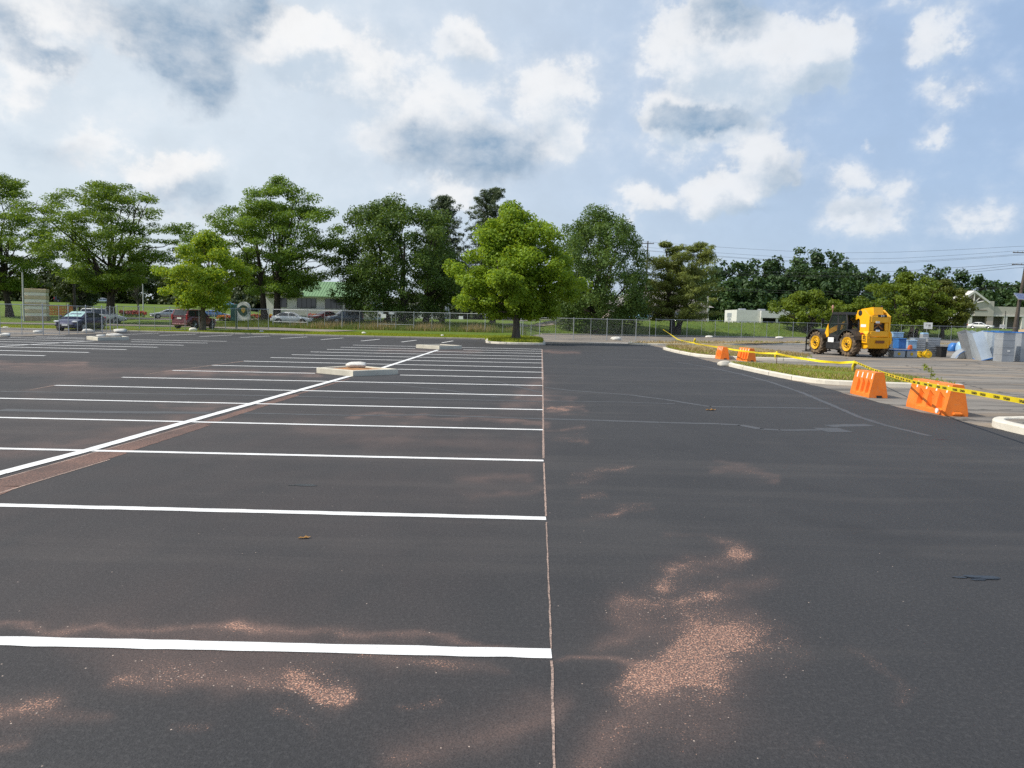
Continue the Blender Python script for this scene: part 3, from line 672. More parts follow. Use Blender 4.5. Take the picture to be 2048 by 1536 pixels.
def scat(n, x0, x1, y0, y1): return np.stack([rng.uniform(x0, x1, n), rng.uniform(y0, y1, n)], -1)
blades('grass', scat(52000, -62, -2.2, 63.5, 71), .14, .05, MBL)
blades('long_grass', scat(26000, -36, 1.5, 82.5, 96), .42, .06, MBLD)
xy = scat(4200, -26, 0, 82.5, 90); xy = xy[rng.uniform(0, 1, len(xy)) < .5 + .5 * np.sin(xy[:, 0] * 1.1)]; blades('seed_heads', xy, .75, .07, MSEED, .3)
xy = scat(16000, 2, 90, 95, 140); t_ = xy[:, 1] - Yb(xy[:, 0]); blades('bank_grass', xy[(t_ > .3) & (t_ < 18)], .3, .10, MBLD)
def in_island(key, n, shrink=.96):
    lp_ = ISL[key]; c = sum(lp_, Vector()) / len(lp_); a = np.array([(p.x, p.y) for p in lp_]); q = np.stack([rng.uniform(a[:, 0].min(), a[:, 0].max(), n), rng.uniform(a[:, 1].min(), a[:, 1].max(), n)], -1)
    return q[inside(q[:, 0], q[:, 1], [tuple(r) for r in a])]
blades('grass', in_island('b', 9000), .10, .022, MBL, .9, lambda x, y: .17); q = in_island('b', 6000); blades('straw', q, .09, .03, MDRY, 1.6, lambda x, y: .17)
q = in_island('c', 9000); blades('straw', q, .16, .035, MDRY, 1.6, lambda x, y: .30); q = in_island('c', 5000); q = q[(q[:, 0] < 11.5) | (q[:, 1] < 39.5)]; blades('grass', q, .2, .03, MBL, .8, lambda x, y: .2)
blades('grass', in_island('t', 9000), .2, .035, MBL, .6, lambda x, y: .25)
q = in_island('d', 16000); blades('straw', q, .16, .05, MDRY, 1.4, lambda x, y: .17); q = in_island('d', 6000); q = q[np.sin(q[:, 0] * .9) > .3]; blades('grass', q, .25, .05, MBL, .8, lambda x, y: .17)
# ------------------------------------------------------------------ trees
def unit(v): return v / np.maximum(1e-9, np.linalg.norm(v, axis=-1, keepdims=True))
def leaf_cloud(cl, n_leaf, L, asp=.55, flat=.7, rg=None, up_bias=.35, droop=0.):
    """cl: (k,4) cluster centre and radius -> rhombic leaf quads spread through every cluster"""
    k = len(cl); w = cl[:, 3] ** 2; idx = rg.choice(k, n_leaf, p=w / w.sum())
    d = unit(rg.normal(size=(n_leaf, 3))); r = rg.uniform(0, 1, n_leaf) ** .45
    off = d * (r * cl[idx, 3])[:, None]; off[:, 2] *= flat
    p = cl[idx, :3] + off
    nrm = unit(d * .7 + rg.normal(size=(n_leaf, 3)) * .55 + np.array([0, 0, up_bias]))
    t = unit(np.cross(nrm, rg.normal(size=(n_leaf, 3)))); b = np.cross(nrm, t)
    ln = L * rg.uniform(.6, 1.35, n_leaf)[:, None]
    t = t * ln / 2; b = b * ln * asp / 2; fold = nrm * ln * .10
    v = np.stack([p - t, p + b + fold, p + t, p - b + fold], 1).reshape(-1, 3)
    f = np.arange(n_leaf * 4).reshape(-1, 4)
    cv = rg.uniform(0, 1, k)
    var = np.clip(.55 * cv[idx] + .45 * rg.uniform(0, 1, n_leaf), 0, 1)
    return v, f, var
def prof_r(prof, z): return np.interp(z, [p[0] for p in prof], [p[1] for p in prof])
def crown_clusters(prof, n, cr, rg, bias=.4, lean=(0, 0), lump=.18):
    z0, z1 = prof[0][0], prof[-1][0]; out = []; ph = rg.uniform(0, 6.28, 6)
    while len(out) < n:
        z = rg.uniform(z0, z1); rm = prof_r(prof, z)
        if rg.uniform() > .12 + .88 * (rm / max(p[1] for p in prof)) ** .9: continue
        a = rg.uniform(0, 2 * math.pi)
        rm *= 1 + lump * math.sin(2 * a + ph[0] + z * .5) + lump * .8 * math.sin(3 * a + ph[1] - z * .8) + lump * .6 * math.sin(5 * a + ph[2] + z * 1.3)
        r = max(0, rm - cr * .5) * rg.uniform() ** bias
        f = (z - z0) / (z1 - z0)
        out.append((r * math.cos(a) + lean[0] * f, r * math.sin(a) + lean[1] * f, z, cr * rg.uniform(.65, 1.25)))
    return np.array(out)
def limb_pts(a, b, rg, sag=.0, n=6, wob=.05):
    a = Vector(a); b = Vector(b); L = (b - a).length; pts = []
    for i in range(n + 1):
        t = i / n; p = a.lerp(b, t); p.z += math.sin(t * math.pi) * sag * L
        if 0 < i < n: p += Vector(rg.normal(size=3)) * wob * L * .4
        pts.append(p)
    return pts
def tree(name, label, base, prof, cl=None, n_cl=70, cr=1.2, leaves=12000, L=.3, flat=.7, trunk=.28, fork=2.5, lean=(0, 0), mat=None, bark=None, limbs=22, seed=1,
         bias=.4, sag=.12, trunks=None, top=.75, asp=.55, group='trees along the edge of the car park', up_bias=.35, lump=.18, limb_r=.4, cat='tree'):
    rg = np.random.default_rng(seed)
    e = empty(name, base, 0, label, cat, group)
    c = crown_clusters(prof, n_cl, cr, rg, bias, lean, lump) if cl is None else np.array(cl)
    v, f, var = leaf_cloud(c, leaves, L, asp, flat, rg, up_bias)
    arr_mesh('crown', v, f, mat, e, {'var': ('FACE', var)})
    mb = MB(); H = prof[-1][0]
    axes = []
    for (ox, oy, tx, ty, rr) in (trunks or [(0, 0, lean[0], lean[1], trunk)]):
        n = 9; pts = []; rad = []
        for i in range(n + 1):
            t = i / n; z = -.25 + (H * top + .25) * t
            pts.append(Vector((ox + (tx - ox) * t + rg.normal() * .05 * (i > 0), oy + (ty - oy) * t + rg.normal() * .05 * (i > 0), z)))
            rad.append(rr * ((1.55 if i == 0 else 1.08 if i == 1 else 1) * (1 - .86 * t ** 1.1)))
        mb.tube(pts, rad, 9); axes.append((pts, rad))
    order = rg.permutation(len(c))[:limbs]
    for i in order:
        q = Vector(c[i, :3]); pts, rad = axes[int(np.argmin([(Vector((p[0][-1].x, p[0][-1].y, 0)) - Vector((q.x, q.y, 0))).length for p in axes]))]
        zs = fork + (min(q.z, H * top) - fork) * rg.uniform(.0, .55) if q.z > fork else fork * rg.uniform(.9, 1.1)
        zs = min(zs, H * top * .92); t = (zs + .25) / (H * top + .25) * 9; k = int(min(8, max(0, t))); s_ = pts[k].lerp(pts[k + 1], t - k); r0 = (rad[k] + (rad[k + 1] - rad[k]) * (t - k)) * rg.uniform(.35, .6) * limb_r / .4
        lp_ = limb_pts(s_, q, rg, sag * rg.uniform(.2, 1.2)); mb.tube(lp_, [max(.018, r0 * (1 - .88 * j / 6)) for j in range(7)], 5)
        for _ in range(2):
            j = rg.integers(3, 6); q2 = lp_[j] + Vector(rg.normal(size=3)) * min(cr, 1.) * .7; q2.z += .2; mb.tube(limb_pts(lp_[j], q2, rg, .05, 3), [max(.014, r0 * .35 * (1 - .8 * u / 3)) for u in range(4)], 4)
    mb.build('trunk', bark or MBARK, e, True)
    return e
LM_BRIGHT = leaf_material('maple_leaf_bright', (.105, .195, .014), (.270, .415, .026), .45, (.48, .56, .03))
LM_MAPLE = leaf_material('maple_leaf', (.105, .190, .014), (.275, .400, .026), .45, (.42, .55, .03))
LM_LOCUST = leaf_material('locust_leaf', (.066, .128, .017), (.175, .270, .032), .43)
LM_LOCUST2 = leaf_material('locust_leaf_green', (0.072, 0.140, 0.021), (0.176, 0.280, 0.034), .40)
LM_DARK = leaf_material('dark_leaf', (0.040, 0.085, 0.018), (0.122, 0.194, 0.035), .34)
LM_DARK2 = leaf_material('linden_leaf', (0.047, 0.104, 0.023), (0.143, 0.221, 0.049), .34)
LM_PINE = leaf_material('pine_needle', (.085, .125, .026), (.210, .245, .052), .28)
LM_SPRUCE = leaf_material('blue_pine_needle', (0.046, 0.072, 0.031), (0.101, 0.137, 0.065), .2)
LM_CRAB = leaf_material('crab_leaf', (0.071, 0.124, 0.011), (0.178, 0.236, 0.021), .38)
LM_WOOD = leaf_material('woodland_leaf', (0.023, 0.053, 0.018), (0.067, 0.121, 0.034), .25)
LM_WOODL = leaf_material('far_tree_leaf', (.024, .042, .012), (.060, .085, .020), .25)

def base_at(px, d): 
    p = P(px, 640, d); return Vector((p.x, d, zt1(p.x, d)))
# honey locusts at the left: flat layered sprays carried on wide spreading limbs
tree('locust_tree', 'wide umbrella shaped honey locust with dark spreading limbs behind the dark blue hatchback', base_at(222, 92), [(4.2, 3.5), (6.5, 7.4), (9.5, 9.3), (12.5, 8.6), (15, 6.6), (16.9, 2.2)],
     n_cl=270, cr=1.4, leaves=50000, L=.29, flat=.36, trunk=.58, fork=3.0, mat=LM_LOCUST, limbs=40, seed=3, bias=.45, sag=.10, limb_r=.36, top=.62, asp=.45, up_bias=.7)
tree('locust_tree', 'honey locust cut by the left frame edge, behind the cream stone pylon', base_at(20, 104), [(4, 3.5), (6.8, 6.8), (10.8, 8.2), (14.2, 7.5), (17, 5.7), (19.4, 2.2)],
     n_cl=240, cr=1.4, leaves=46000, L=.30, flat=.38, trunk=.42, fork=2.8, mat=LM_LOCUST, limbs=34, seed=5, sag=.10, asp=.45, up_bias=.7, lean=(-1.5, 0))
tree('locust_tree', 'tallest mid green honey locust with feathery top, behind the white coupe', base_at(553, 95), [(3.2, 4.6), (6, 8.2), (10, 9.2), (13, 7.9), (15.6, 5.3), (17.8, 1.7)],
     n_cl=260, cr=1.35, leaves=62000, L=.29, flat=.45, trunk=.5, fork=2.6, mat=LM_LOCUST2, limbs=36, seed=8, bias=.45, sag=.14, limb_r=.3, trunks=[(0, 0, .5, 0, .46), (-1.5, .3, -2.8, 0, .40)], asp=.48, up_bias=.6)
# maples standing at the kerb
tree('maple_tree', 'low bright yellow green maple in front of the red SUV', base_at(403, 67.5), [(2.3, 2.4), (3.2, 4.3), (5, 4.7), (6.6, 3.6), (7.8, 2.1), (8.6, .6)],
     n_cl=95, cr=.85, leaves=26000, L=.20, flat=.7, trunk=.27, fork=1.9, mat=LM_BRIGHT, limbs=26, seed=12, bark=MBARK2, asp=.7, lump=.14, lean=(.7, 0))
tree('maple_tree', 'bright green rounded maple standing alone in the grassed kerbed island', Vector((.23, 57.3, .24)), [(1.9, 2.3), (2.8, 4.3), (4.4, 4.75), (6.0, 4.1), (7.8, 2.9), (9.3, 1.7), (10.3, .4)],
     n_cl=230, cr=.80, leaves=66000, bias=.34, L=.20, flat=.72, trunk=.29, fork=2.1, mat=LM_MAPLE, limbs=34, seed=21, bark=MBARK2, asp=.72, lump=.2, lean=(-.25, 0))
# dense dark trees in the middle
tree('linden_tree', 'broad dark green tree with several stems behind the fence right of the green roof', base_at(800, 96), [(.9, 6.0), (4, 7.9), (8, 8.3), (11, 7.5), (13.5, 5.7), (15.4, 2.0)],
     n_cl=300, cr=1.3, leaves=62000, bias=.34, L=.28, flat=.75, trunk=.36, fork=1.6, mat=LM_DARK, limbs=30, seed=31, trunks=[(-1.6, 0, -3, 0, .34), (.3, 0, .5, 0, .42), (3.2, .5, 4, 0, .36)], asp=.62, lump=.12)
tree('linden_tree', 'oval dark green tree with spiky top just right of the bright maple', base_at(1192, 100), [(.7, 5.3), (3, 6.9), (7, 7.4), (11, 6.7), (14, 4.7), (16.2, 1.3)],
     n_cl=300, cr=1.15, leaves=60000, bias=.32, L=.27, flat=.95, trunk=.4, fork=1.2, mat=LM_DARK2, limbs=26, seed=36, asp=.6, lump=.05)
# pines
def pine(label, base, H, Rb, mat, seed, z0=1.5, tiers=15, leaves=11000, trunks=None, L=.42, up=.25, tr=.3, power=1.0, cr=.75):
    rg = np.random.default_rng(seed); cl = []
    for i in range(tiers):
        t = i / (tiers - 1); z = z0 + (H - z0) * t; rr = Rb * (1 - t) ** power + .35
        for j in range(int(6 + 4 * (1 - t))):
            a = rg.uniform(0, 6.28); ext = rr * rg.uniform(.65, 1.12); tx, ty = (trunks[rg.integers(len(trunks))][2:4] if trunks else (0, 0))
            for u in (.35, .6, .82, 1.0):
                cl.append((tx * t + math.cos(a) * ext * u, ty * t + math.sin(a) * ext * u, z + up * ext * u * u + rg.normal() * .1, cr * rg.uniform(.6, 1.1) * (1.1 - .45 * u)))
    return tree('pine_tree', label, base, [(z0, Rb), (H, .3)], cl=cl, leaves=leaves, L=L, flat=.45, trunk=tr, fork=z0, mat=mat, limbs=60, seed=seed, asp=.16, trunks=trunks, top=.96, sag=-.03, limb_r=.25, up_bias=.5)
pine('grey green pine top rising behind the bright maple', base_at(985, 106), 18.6, 5.6, LM_SPRUCE, 41, 3.0, 20, 26000, up=.5, tr=.34, L=.55, power=.5, cr=.9)
pine('grey green pine rising behind the right half of the dark multi stemmed tree', base_at(884, 108), 17.6, 4.6, LM_SPRUCE, 43, 3.0, 20, 22000, up=.6, tr=.32, L=.55, power=.5, cr=.9)
pine('olive green pine with split trunk and plume like boughs, right of the oval tree', base_at(1350, 104), 12.3, 6.4, LM_PINE, 47, 2.2, 16, 40000, trunks=[(-.15, 0, -1.7, 0, .42), (.25, 0, 3.3, .2, .40)], up=.16, L=.52, power=.45, cr=1.15)
# low broad trees at the right
tree('crabapple_tree', 'low rounded yellow green tree behind the telehandler cab', base_at(1616, 117), [(.9, 2.8), (1.9, 4.9), (3.4, 5.2), (4.8, 4.0), (6.1, 1.4)],
     n_cl=90, cr=.95, leaves=12000, L=.36, flat=.7, trunk=.3, fork=.7, mat=LM_CRAB, limbs=26, seed=51, trunks=[(-.3, 0, -1.8, 0, .22), (.2, 0, 1.4, .4, .24), (0, .2, 0, -.8, .2)], asp=.6)
tree('crabapple_tree', 'small yellow green bush like tree between the telehandler boom and the wide low tree', base_at(1690, 122), [(.6, 1.6), (1.6, 3.0), (3.0, 3.2), (4.2, 2.2), (5.0, .6)],
     n_cl=40, cr=.9, leaves=5000, L=.38, flat=.7, trunk=.2, fork=.6, mat=LM_CRAB, limbs=12, seed=53, asp=.6)
tree('crabapple_tree', 'wide spreading yellow green tree behind the sheet metal boxes', base_at(1812, 121), [(1.5, 4.2), (2.8, 6.6), (5, 7.0), (7.4, 5.4), (9.4, 2.6), (10.2, .8)],
     n_cl=150, cr=1.1, leaves=19000, L=.37, flat=.6, trunk=.45, fork=1.0, mat=LM_CRAB, limbs=34, seed=55, trunks=[(-1.2, 0, -2.2, 0, .34), (.9, 0, 1.5, .4, .40), (1.6, .2, 4, -.4, .3)], asp=.6)
tree('crabapple_tree', 'olive tinted right half companion of the wide spreading tree, beside the gabled storefront', base_at(1886, 124), [(1.6, 2.8), (2.8, 4.6), (5, 5.0), (7, 4.2), (8.6, 2.2), (9.5, .6)],
     n_cl=100, cr=1.05, leaves=13000, L=.37, flat=.6, trunk=.35, fork=1.0, mat=leaf_material('olive_leaf', (.06, .085, .012), (.14, .16, .02), .35), limbs=24, seed=57, asp=.6)
tree('ornamental_tree', 'small dark bushy tree left of the big locust trunk, on the far grass', base_at(160, 130), [(1.6, 1.8), (3, 3.6), (5, 4.2), (7, 3.2), (8.6, 1.0)], n_cl=60, cr=1.1, leaves=7000, L=.42, flat=.7, trunk=.22, fork=1.2, mat=LM_WOODL, limbs=16, seed=61)
tree('ornamental_tree', 'bare grey looking small tree beside the pale pole on the far lawn', base_at(276, 140), [(3, 1.2), (5, 2.6), (7.5, 2.6), (9.5, .8)], n_cl=40, cr=.8, leaves=1200, L=.35, flat=.8, trunk=.16, fork=1.6, mat=LM_WOODL, limbs=38, seed=63, bark=MBARK2)

# woods far off that read as one mass
def woods(name, spots, mat, L=.9, n=2600, seed=5):
    rg = np.random.default_rng(seed); V, Fc, A = [], [], []; k = 0; mb = MB()
    for px, top, d, rr in spots:
        b = base_at(px, d); H = P(px, top, d).z - b.z
        pr = [(H * .04, rr * .7), (H * .3, rr), (H * .6, rr * .95), (H * .85, rr * .6), (H, rr * .15)]
        c = crown_clusters(pr, 46, rr * .27, rg, .4, (0, 0), .2); v, f, var = leaf_cloud(c, n, L, .65, .75, rg, .35)
        V.append(v + np.array(b)); Fc.append(f + k); A.append(np.clip(var * .8 + rg.uniform(-.1, .2), 0, 1)); k += len(v)
    return tag(arr_mesh(name, np.concatenate(V), np.concatenate(Fc), mat, attrs={'var': ('FACE', np.concatenate(A))}), kind='stuff')
sp = []
tops = [(1300, 560), (1340, 545), (1400, 535), (1440, 524), (1470, 518), (1500, 524), (1530, 520), (1560, 505), (1590, 497), (1620, 500), (1650, 496), (1675, 510), (1700, 532), (1735, 535), (1765, 548), (1800, 540), (1850, 534), (1885, 532), (1915, 545), (1950, 548), (1985, 560), (2020, 556), (2055, 550), (2090, 548), (2140, 550), (2200, 545), (2270, 550)]
rg0 = np.random.default_rng(2)
for px, t in tops:
    sp.append((px, t + 2, 232 + rg0.uniform(-10, 10), 7.0)); sp.append((px + 14, t + 38, 214 + rg0.uniform(-6, 6), 7.2))
woods('woodland', sp, LM_WOOD, 1.0, 2600)
sp = []
for px in range(-220, 640, 34): sp.append((px + rg0.uniform(-8, 8), 548 + rg0.uniform(-14, 14), 262 + rg0.uniform(-14, 14), 9.0))
for px in range(360, 660, 40): sp.append((px, 590 + rg0.uniform(-8, 8), 225, 5.5))
for px in range(680, 1330, 36): sp.append((px + rg0.uniform(-8, 8), 592 + rg0.uniform(-8, 10), 205 + rg0.uniform(-8, 8), 6.0))
for px in range(700, 1180, 44): sp.append((px, 612 + rg0.uniform(-4, 5), 170, 4.0))
woods('far_wood', sp, LM_WOODL, 1.1, 2400, 9)

# ------------------------------------------------------------------ chain link fence
MWIRE = simple('fence_wire', (.20, .21, .22), .6, .2, .3, .1)
def fence(label, nodes, H, step, ground=zt1, pitch=.10, midrail=(), base_rail=False, thick=2):
    root = None; pts = []
    w = [Vector((P(px, 640, d).x, d, 0)) for px, d in nodes]
    L = [0]
    for a, b in zip(w[:-1], w[1:]): L.append(L[-1] + (b - a).length)
    n = max(1, round(L[-1] / step))
    def at(s_):
        k = 0
        while k < len(L) - 2 and L[k + 1] < s_: k += 1
        p = w[k].lerp(w[k + 1], (s_ - L[k]) / (L[k + 1] - L[k])); return Vector((p.x, p.y, ground(p.x, p.y)))
    pts = [at(L[-1] * i / n) for i in range(n + 1)]
    root = empty('chain_link_fence', pts[0], 0, label, 'fence', 'temporary chain link fence runs around the car park')
    o = pts[0]; pts = [p - o for p in pts]
    for i, p in enumerate(pts):
        r_ = .036 if i % thick == 0 else .022
        mb = MB(); mb.tube([p + Vector((0, 0, -.05)), p + Vector((0, 0, H + (.03 if i % thick == 0 else 0)))], r_, 6); mb.lathe([(r_ * 1.3, H + .0), (r_ * 1.2, H + .05), (.005, H + .07)], 6, 'Z', (p.x, p.y, p.z)) if i % thick == 0 else None
        mb.build('post', MGALV, root, True)
    mb = MB(); mb.tube([p + Vector((0, 0, H - .03)) for p in pts], .024, 5); mb.build('top_rail', MGALV, root, True)
    if base_rail: mb = MB(); mb.tube([p + Vector((0, 0, .10)) for p in pts], .02, 5); mb.build('bottom_rail', MGALV, root, True)
    for i in midrail:
        if i + 2 <= n: mb = MB(); mb.tube([pts[i] + Vector((0, 0, H * .32)), pts[i + 1] + Vector((0, 0, H * .32)), pts[i + 2] + Vector((0, 0, H * .32))], .022, 5); mb.build('brace_rail', MGALV, root, True)
    V = []; Fq = []; k = 0
    for i in range(n):
        a, b = pts[i], pts[i + 1]; D = b - a; ln = D.length; u = D / ln; hh = H - .1; t_ = Vector((-u.y, u.x, 0)).normalized() * .0016
        m = int((ln + hh) / pitch)
        for s_ in (1, -1):
            for j in range(m):
                x0 = -hh + j * pitch if s_ > 0 else j * pitch
                za, zb = 0., hh; xa, xb = x0, x0 + s_ * hh
                if xa < 0: za = -xa if s_ > 0 else 0; xa = 0
                if xa > ln: za = (xa - ln); xa = ln
                if xb > ln: zb = hh - (xb - ln); xb = ln
                if xb < 0: zb = hh + xb; xb = 0
                if zb - za < .02: continue
                A = a + u * xa + Vector((0, 0, .06 + za)); B = a + u * xb + Vector((0, 0, .06 + zb)); q = Vector((0, 0, .0016)) * 1.0 + u * (-.0016 * s_)
                V += [A + q, A - q * .5 + t_, A - q * .5 - t_, B + q, B - q * .5 + t_, B - q * .5 - t_]
                Fq += [(k, k + 1, k + 4, k + 3), (k + 1, k + 2, k + 5, k + 4), (k + 2, k, k + 3, k + 5)]; k += 6
    arr_mesh('wire_mesh', np.array([tuple(x) for x in V]), np.array(Fq), MWIRE, root)
    return root
fence('chain link fence run at left in front of the navy hatchback and maroon SUV', [(-90, 48.5), (0, 50.4), (110, 52.2), (205, 59), (240, 64.6), (300, 66), (384, 67), (469, 70), (537, 73.5)], 2.1, 1.25, base_rail=True)
fence('set back chain link fence run in tall weeds, before the white coupe', [(546, 84.5), (700, 83.5), (900, 83.5), (1042, 82)], 2.1, 2.05, midrail=(0, 6))
fence('chain link fence run behind the kerbed maple island, standing on pavement', [(1046, 73), (1083, 69.5), (1160, 67.8), (1230, 69.5), (1300, 72)], 2.03, 1.75, lambda x, y: 0.004)
fence('long chain link fence run before the grass bank, behind the telehandler', [(1312, 95), (1390, 97), (1561, 104), (1813, 110), (2034, 116), (2200, 121)], 2.25, 2.35, lambda x, y: zt1(x, y) if y > Yb(x) else .004)
def fence_sign(px, py, w, h, d, label, text=None, group=None):
    p = P(px, py, d); mb = MB(); mb.box((0, 0, 0), (w, .02, h), .006); o = mb.build('fence_sign', MWHITE); o.location = p - Vector((0, .1, 0)); tag(o, label, 'sign', group)
    if text:
        b = MB(); 
        for i, (x0, z0, ww, hh) in enumerate(text): b.box((x0, -.013, z0), (ww, .004, hh))
        b.build('marking', simple('sign_ink', (.25, .25, .24), .7), o)
    return o
fence_sign(767.5, 632, .55, .42, 82.6, 'small white sign wired to the fence below two pale boards, by the dark tree')
fence_sign(922, 635.5, .48, .34, 82.0, 'small white sign on the fence just left of the bright maple')
fence_sign(1855.5, 651.5, 1.3, .95, 111.0, 'large white notice on the fence beside the wide spreading tree', [(.2, .05, .35, .3), (-.25, .2, .3, .06), (-.25, .0, .3, .06), (.2, -.3, .5, .05)])
fence_sign(2003.5, 652.5, .75, .5, 114.6, 'small white notice on the fence above the standing metal boxes', [(0, .08, .5, .05), (0, -.05, .5, .05)])
for i, (px, lb) in enumerate(((761, 'left one of two pale boards standing behind the fence at the dark tree'), (783, 'right one of two pale boards standing behind the fence at the dark tree'))):
    e = empty('site_board', base_at(px, 90), 0, lb, 'sign', 'pale boards behind the fence'); zz = P(px, 626, 90).z - e.location.z
    mb = MB(); mb.box((0, 0, zz), (.7, .03, .32), .006); mb.build('panel', MWHITE, e); mb = MB(); mb.tube([(0, .03, -.1), (0, .03, zz + .1)], .03, 6); mb.build('post', MGALV, e)

# ------------------------------------------------------------------ buildings
MSIDE = simple('white_siding', (.60, .60, .57), .75, 0, .3, .08, 1.5); MSTUC = simple('beige_stucco', (.47, .44, .38), .85, 0, .2, .08, 1.2, bump=.2); MPINK = simple('pinkish_siding', (.50, .42, .38), .8, 0, .2, .08, 1.5)
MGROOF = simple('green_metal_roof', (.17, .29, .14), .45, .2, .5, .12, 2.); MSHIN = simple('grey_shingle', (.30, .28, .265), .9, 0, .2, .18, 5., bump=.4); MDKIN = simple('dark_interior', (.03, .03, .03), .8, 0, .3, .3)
MTRIM = simple('pale_trim', (.62, .60, .55), .7, 0, .3, .06)
def hbase(px, d): p = base_at(px, d); return p
# white building with a green ribbed roof
e = empty('office_building', base_at(630, 118), 0, 'white office building with a green ribbed metal roof and dark ribbon windows', 'building'); q = .0797
mb = MB(); mb.box((.3, 5, 1.4), (17.4, 8, 4.2)); mb.build('wall', MSIDE, e)
rf = MB(); rf.add([(-3.2, .2, 3.55), (8.8, .2, 3.55), (8.8, 5.2, 6.1), (-2.0, 5.2, 6.1), (-3.2, .2, 3.42), (8.8, .2, 3.42), (8.8, 5.2, 5.95), (-2.0, 5.2, 5.95)], [(0, 1, 2, 3), (7, 6, 5, 4), (0, 4, 5, 1), (1, 5, 6, 2), (2, 6, 7, 3), (3, 7, 4, 0)])
for i in range(26):
    x = -3 + i * .46
    if x < 8.7: rf.box((x, 2.7, 4.88), (.06, .0, .0)) if False else rf.add([(x - .03, .25, 3.62), (x + .03, .25, 3.62), (x + .03, 5.1, 6.12), (x - .03, 5.1, 6.12), (x - .03, .25, 3.5), (x + .03, .25, 3.5), (x + .03, 5.1, 6.0), (x - .03, 5.1, 6.0)], [(0, 1, 2, 3), (0, 3, 7, 4), (1, 5, 6, 2), (0, 4, 5, 1), (3, 2, 6, 7)])
rf.build('roof', MGROOF, e)
for x, w in ((-1.6, 3.0), (2.75, 2.7), (5.9, 2.6), (-5.6, 1.6)):
    mb = MB(); mb.box((x, .97, 2.42), (w, .10, 1.5)); wd = mb.build('window', MGLASS, e)
    for k in range(int(w / .75) + 1): mb = MB(); mb.box((x - w / 2 + k * w / max(1, int(w / .75)), .91, 2.42), (.05, .03, 1.5)); mb.build('mullion', MBLACK, wd)
mb = MB(); mb.box((-5.4, 4, 3.9), (6.4, 8.5, .3)); mb.build('flat_roof', MSHIN, e)
mb = MB(); mb.box((3, -.3, .95), (15, .5, 1.0)); mb.build('low_wall', simple('pale_wall', (.42, .42, .41), .85), e)
# white wall glimpsed right of it under the dark tree
e = empty('white_building', base_at(860, 150), 0, 'long white building glimpsed under the dark trees in the middle', 'building')
mb = MB(); mb.box((-5, 5, 1.4), (16, 10, 3.0)); mb.build('wall', MSIDE, e); mb = MB(); mb.box((-5, 5, 3.0), (16.6, 10.6, .4)); mb.build('roof', MSHIN, e)
for x in (-11, -7, -3, 1):
    mb = MB(); mb.box((x, -.03, 1.8), (1.6, .12, 1.6)); mb.build('window', MGLASS, e)
# grey roofed building behind the split pine
b = base_at(1330, 136); e = empty('garage_building', b, 0, 'low building with a grey shingled hipped roof and pinkish walls behind the split pine', 'building')
k = 136 / F
mb = MB(); mb.box((-1, 7, 1.0), (18.5, 12, 4.0)); mb.build('wall', MPINK, e)
mb = MB(); mb.add([(-11, .4, 2.7), (9, .4, 2.7), (9, 13.5, 2.7), (-11, 13.5, 2.7), (-5.5, 7, 5.6), (3, 7, 5.6)], [(0, 1, 5, 4), (1, 2, 5), (2, 3, 4, 5), (3, 0, 4), (3, 2, 1, 0)]); mb.build('roof', MSHIN, e)
for x in (-9.8, -4.6, -1.2, 8.0):
    mb = MB(); mb.box((x, .85, 1.2), (.35, .3, 3.0)); mb.build('pillar', MTRIM, e)
for x, w in ((-7, 4.2), (-2.8, 2.6)):
    mb = MB(); mb.box((x, .97, 1.2), (w, .12, 2.2)); mb.build('window', MGLASS, e)
mb = MB(); mb.box((4, .96, 1.5), (6.2, .14, 2.6)); d_ = mb.build('garage_door', simple('mauve_door', (.36, .29, .27), .7, 0, .3, .06), e)
mb = MB()
for z in (.7, 1.3, 1.9, 2.5): mb.box((4, .88, z), (6.1, .03, .04))
mb.build('groove', MBLACK, d_)
# low white flat building
e = empty('low_building', base_at(1530, 158), 0, 'low flat white building with an open front between the split pine and the telehandler', 'building')
mb = MB(); mb.box((-3.4, 5, 1.35), (5.0, 9, 2.9)); mb.build('wall', MSIDE, e)
mb = MB(); mb.box((4.2, 4.5, 1.95), (10.2, 9.2, 1.5)); mb.build('fascia', simple('white_fascia', (.58, .58, .56), .8), e)
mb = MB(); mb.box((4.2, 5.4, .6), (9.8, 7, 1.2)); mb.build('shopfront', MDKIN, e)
for x in (-.7, 2.6, 5.8, 9):
    mb = MB(); mb.box((x, .3, .6), (.45, .4, 1.25)); mb.build('pillar', MTRIM, e)
for x in (-3.5, .8, 5):
    mb = MB(); mb.box((x, 5, 2.95), (1.4, 1.4, .36), .1); mb.build('roof_vent', MGALV, e)
# strip of shops with a gabled portico
b = base_at(1935, 178); e = empty('shop_building', b, 0, 'beige strip of shops with a timber gabled portico and dark open arcade', 'building'); k = 178 / F
def X(px): return P(px, 640, 178).x - b.x
def Z(px, y): return P(px, y, 178).z - b.z
mb = MB(); mb.box(((X(1830) + X(2160)) / 2, 9, 1.6), (X(2160) - X(1830), 14, 3.4)); mb.build('back_wall', simple('shop_back', (.16, .15, .14), .8), e)
zb, zt_ = 3.0, 5.6
mb = MB(); mb.box(((X(1982) + X(2160)) / 2, 1.2, 4.25), (X(2160) - X(1982), 2.2, 2.1)); mb.build('fascia', MSTUC, e)
mb = MB(); mb.box(((X(1830) + X(1942)) / 2, 1.2, 4.05), (X(1942) - X(1830), 2.2, 1.7)); mb.build('fascia', MSTUC, e)
x0, xa, x1, xr = X(1912), X(1942), X(1970), X(1984)
mb = MB(); mb.box(((X(1946) + xr) / 2, 1.0, 4.75), (xr - X(1946), 2.8, 3.6)); mb.build('tower_wall', MSTUC, e)
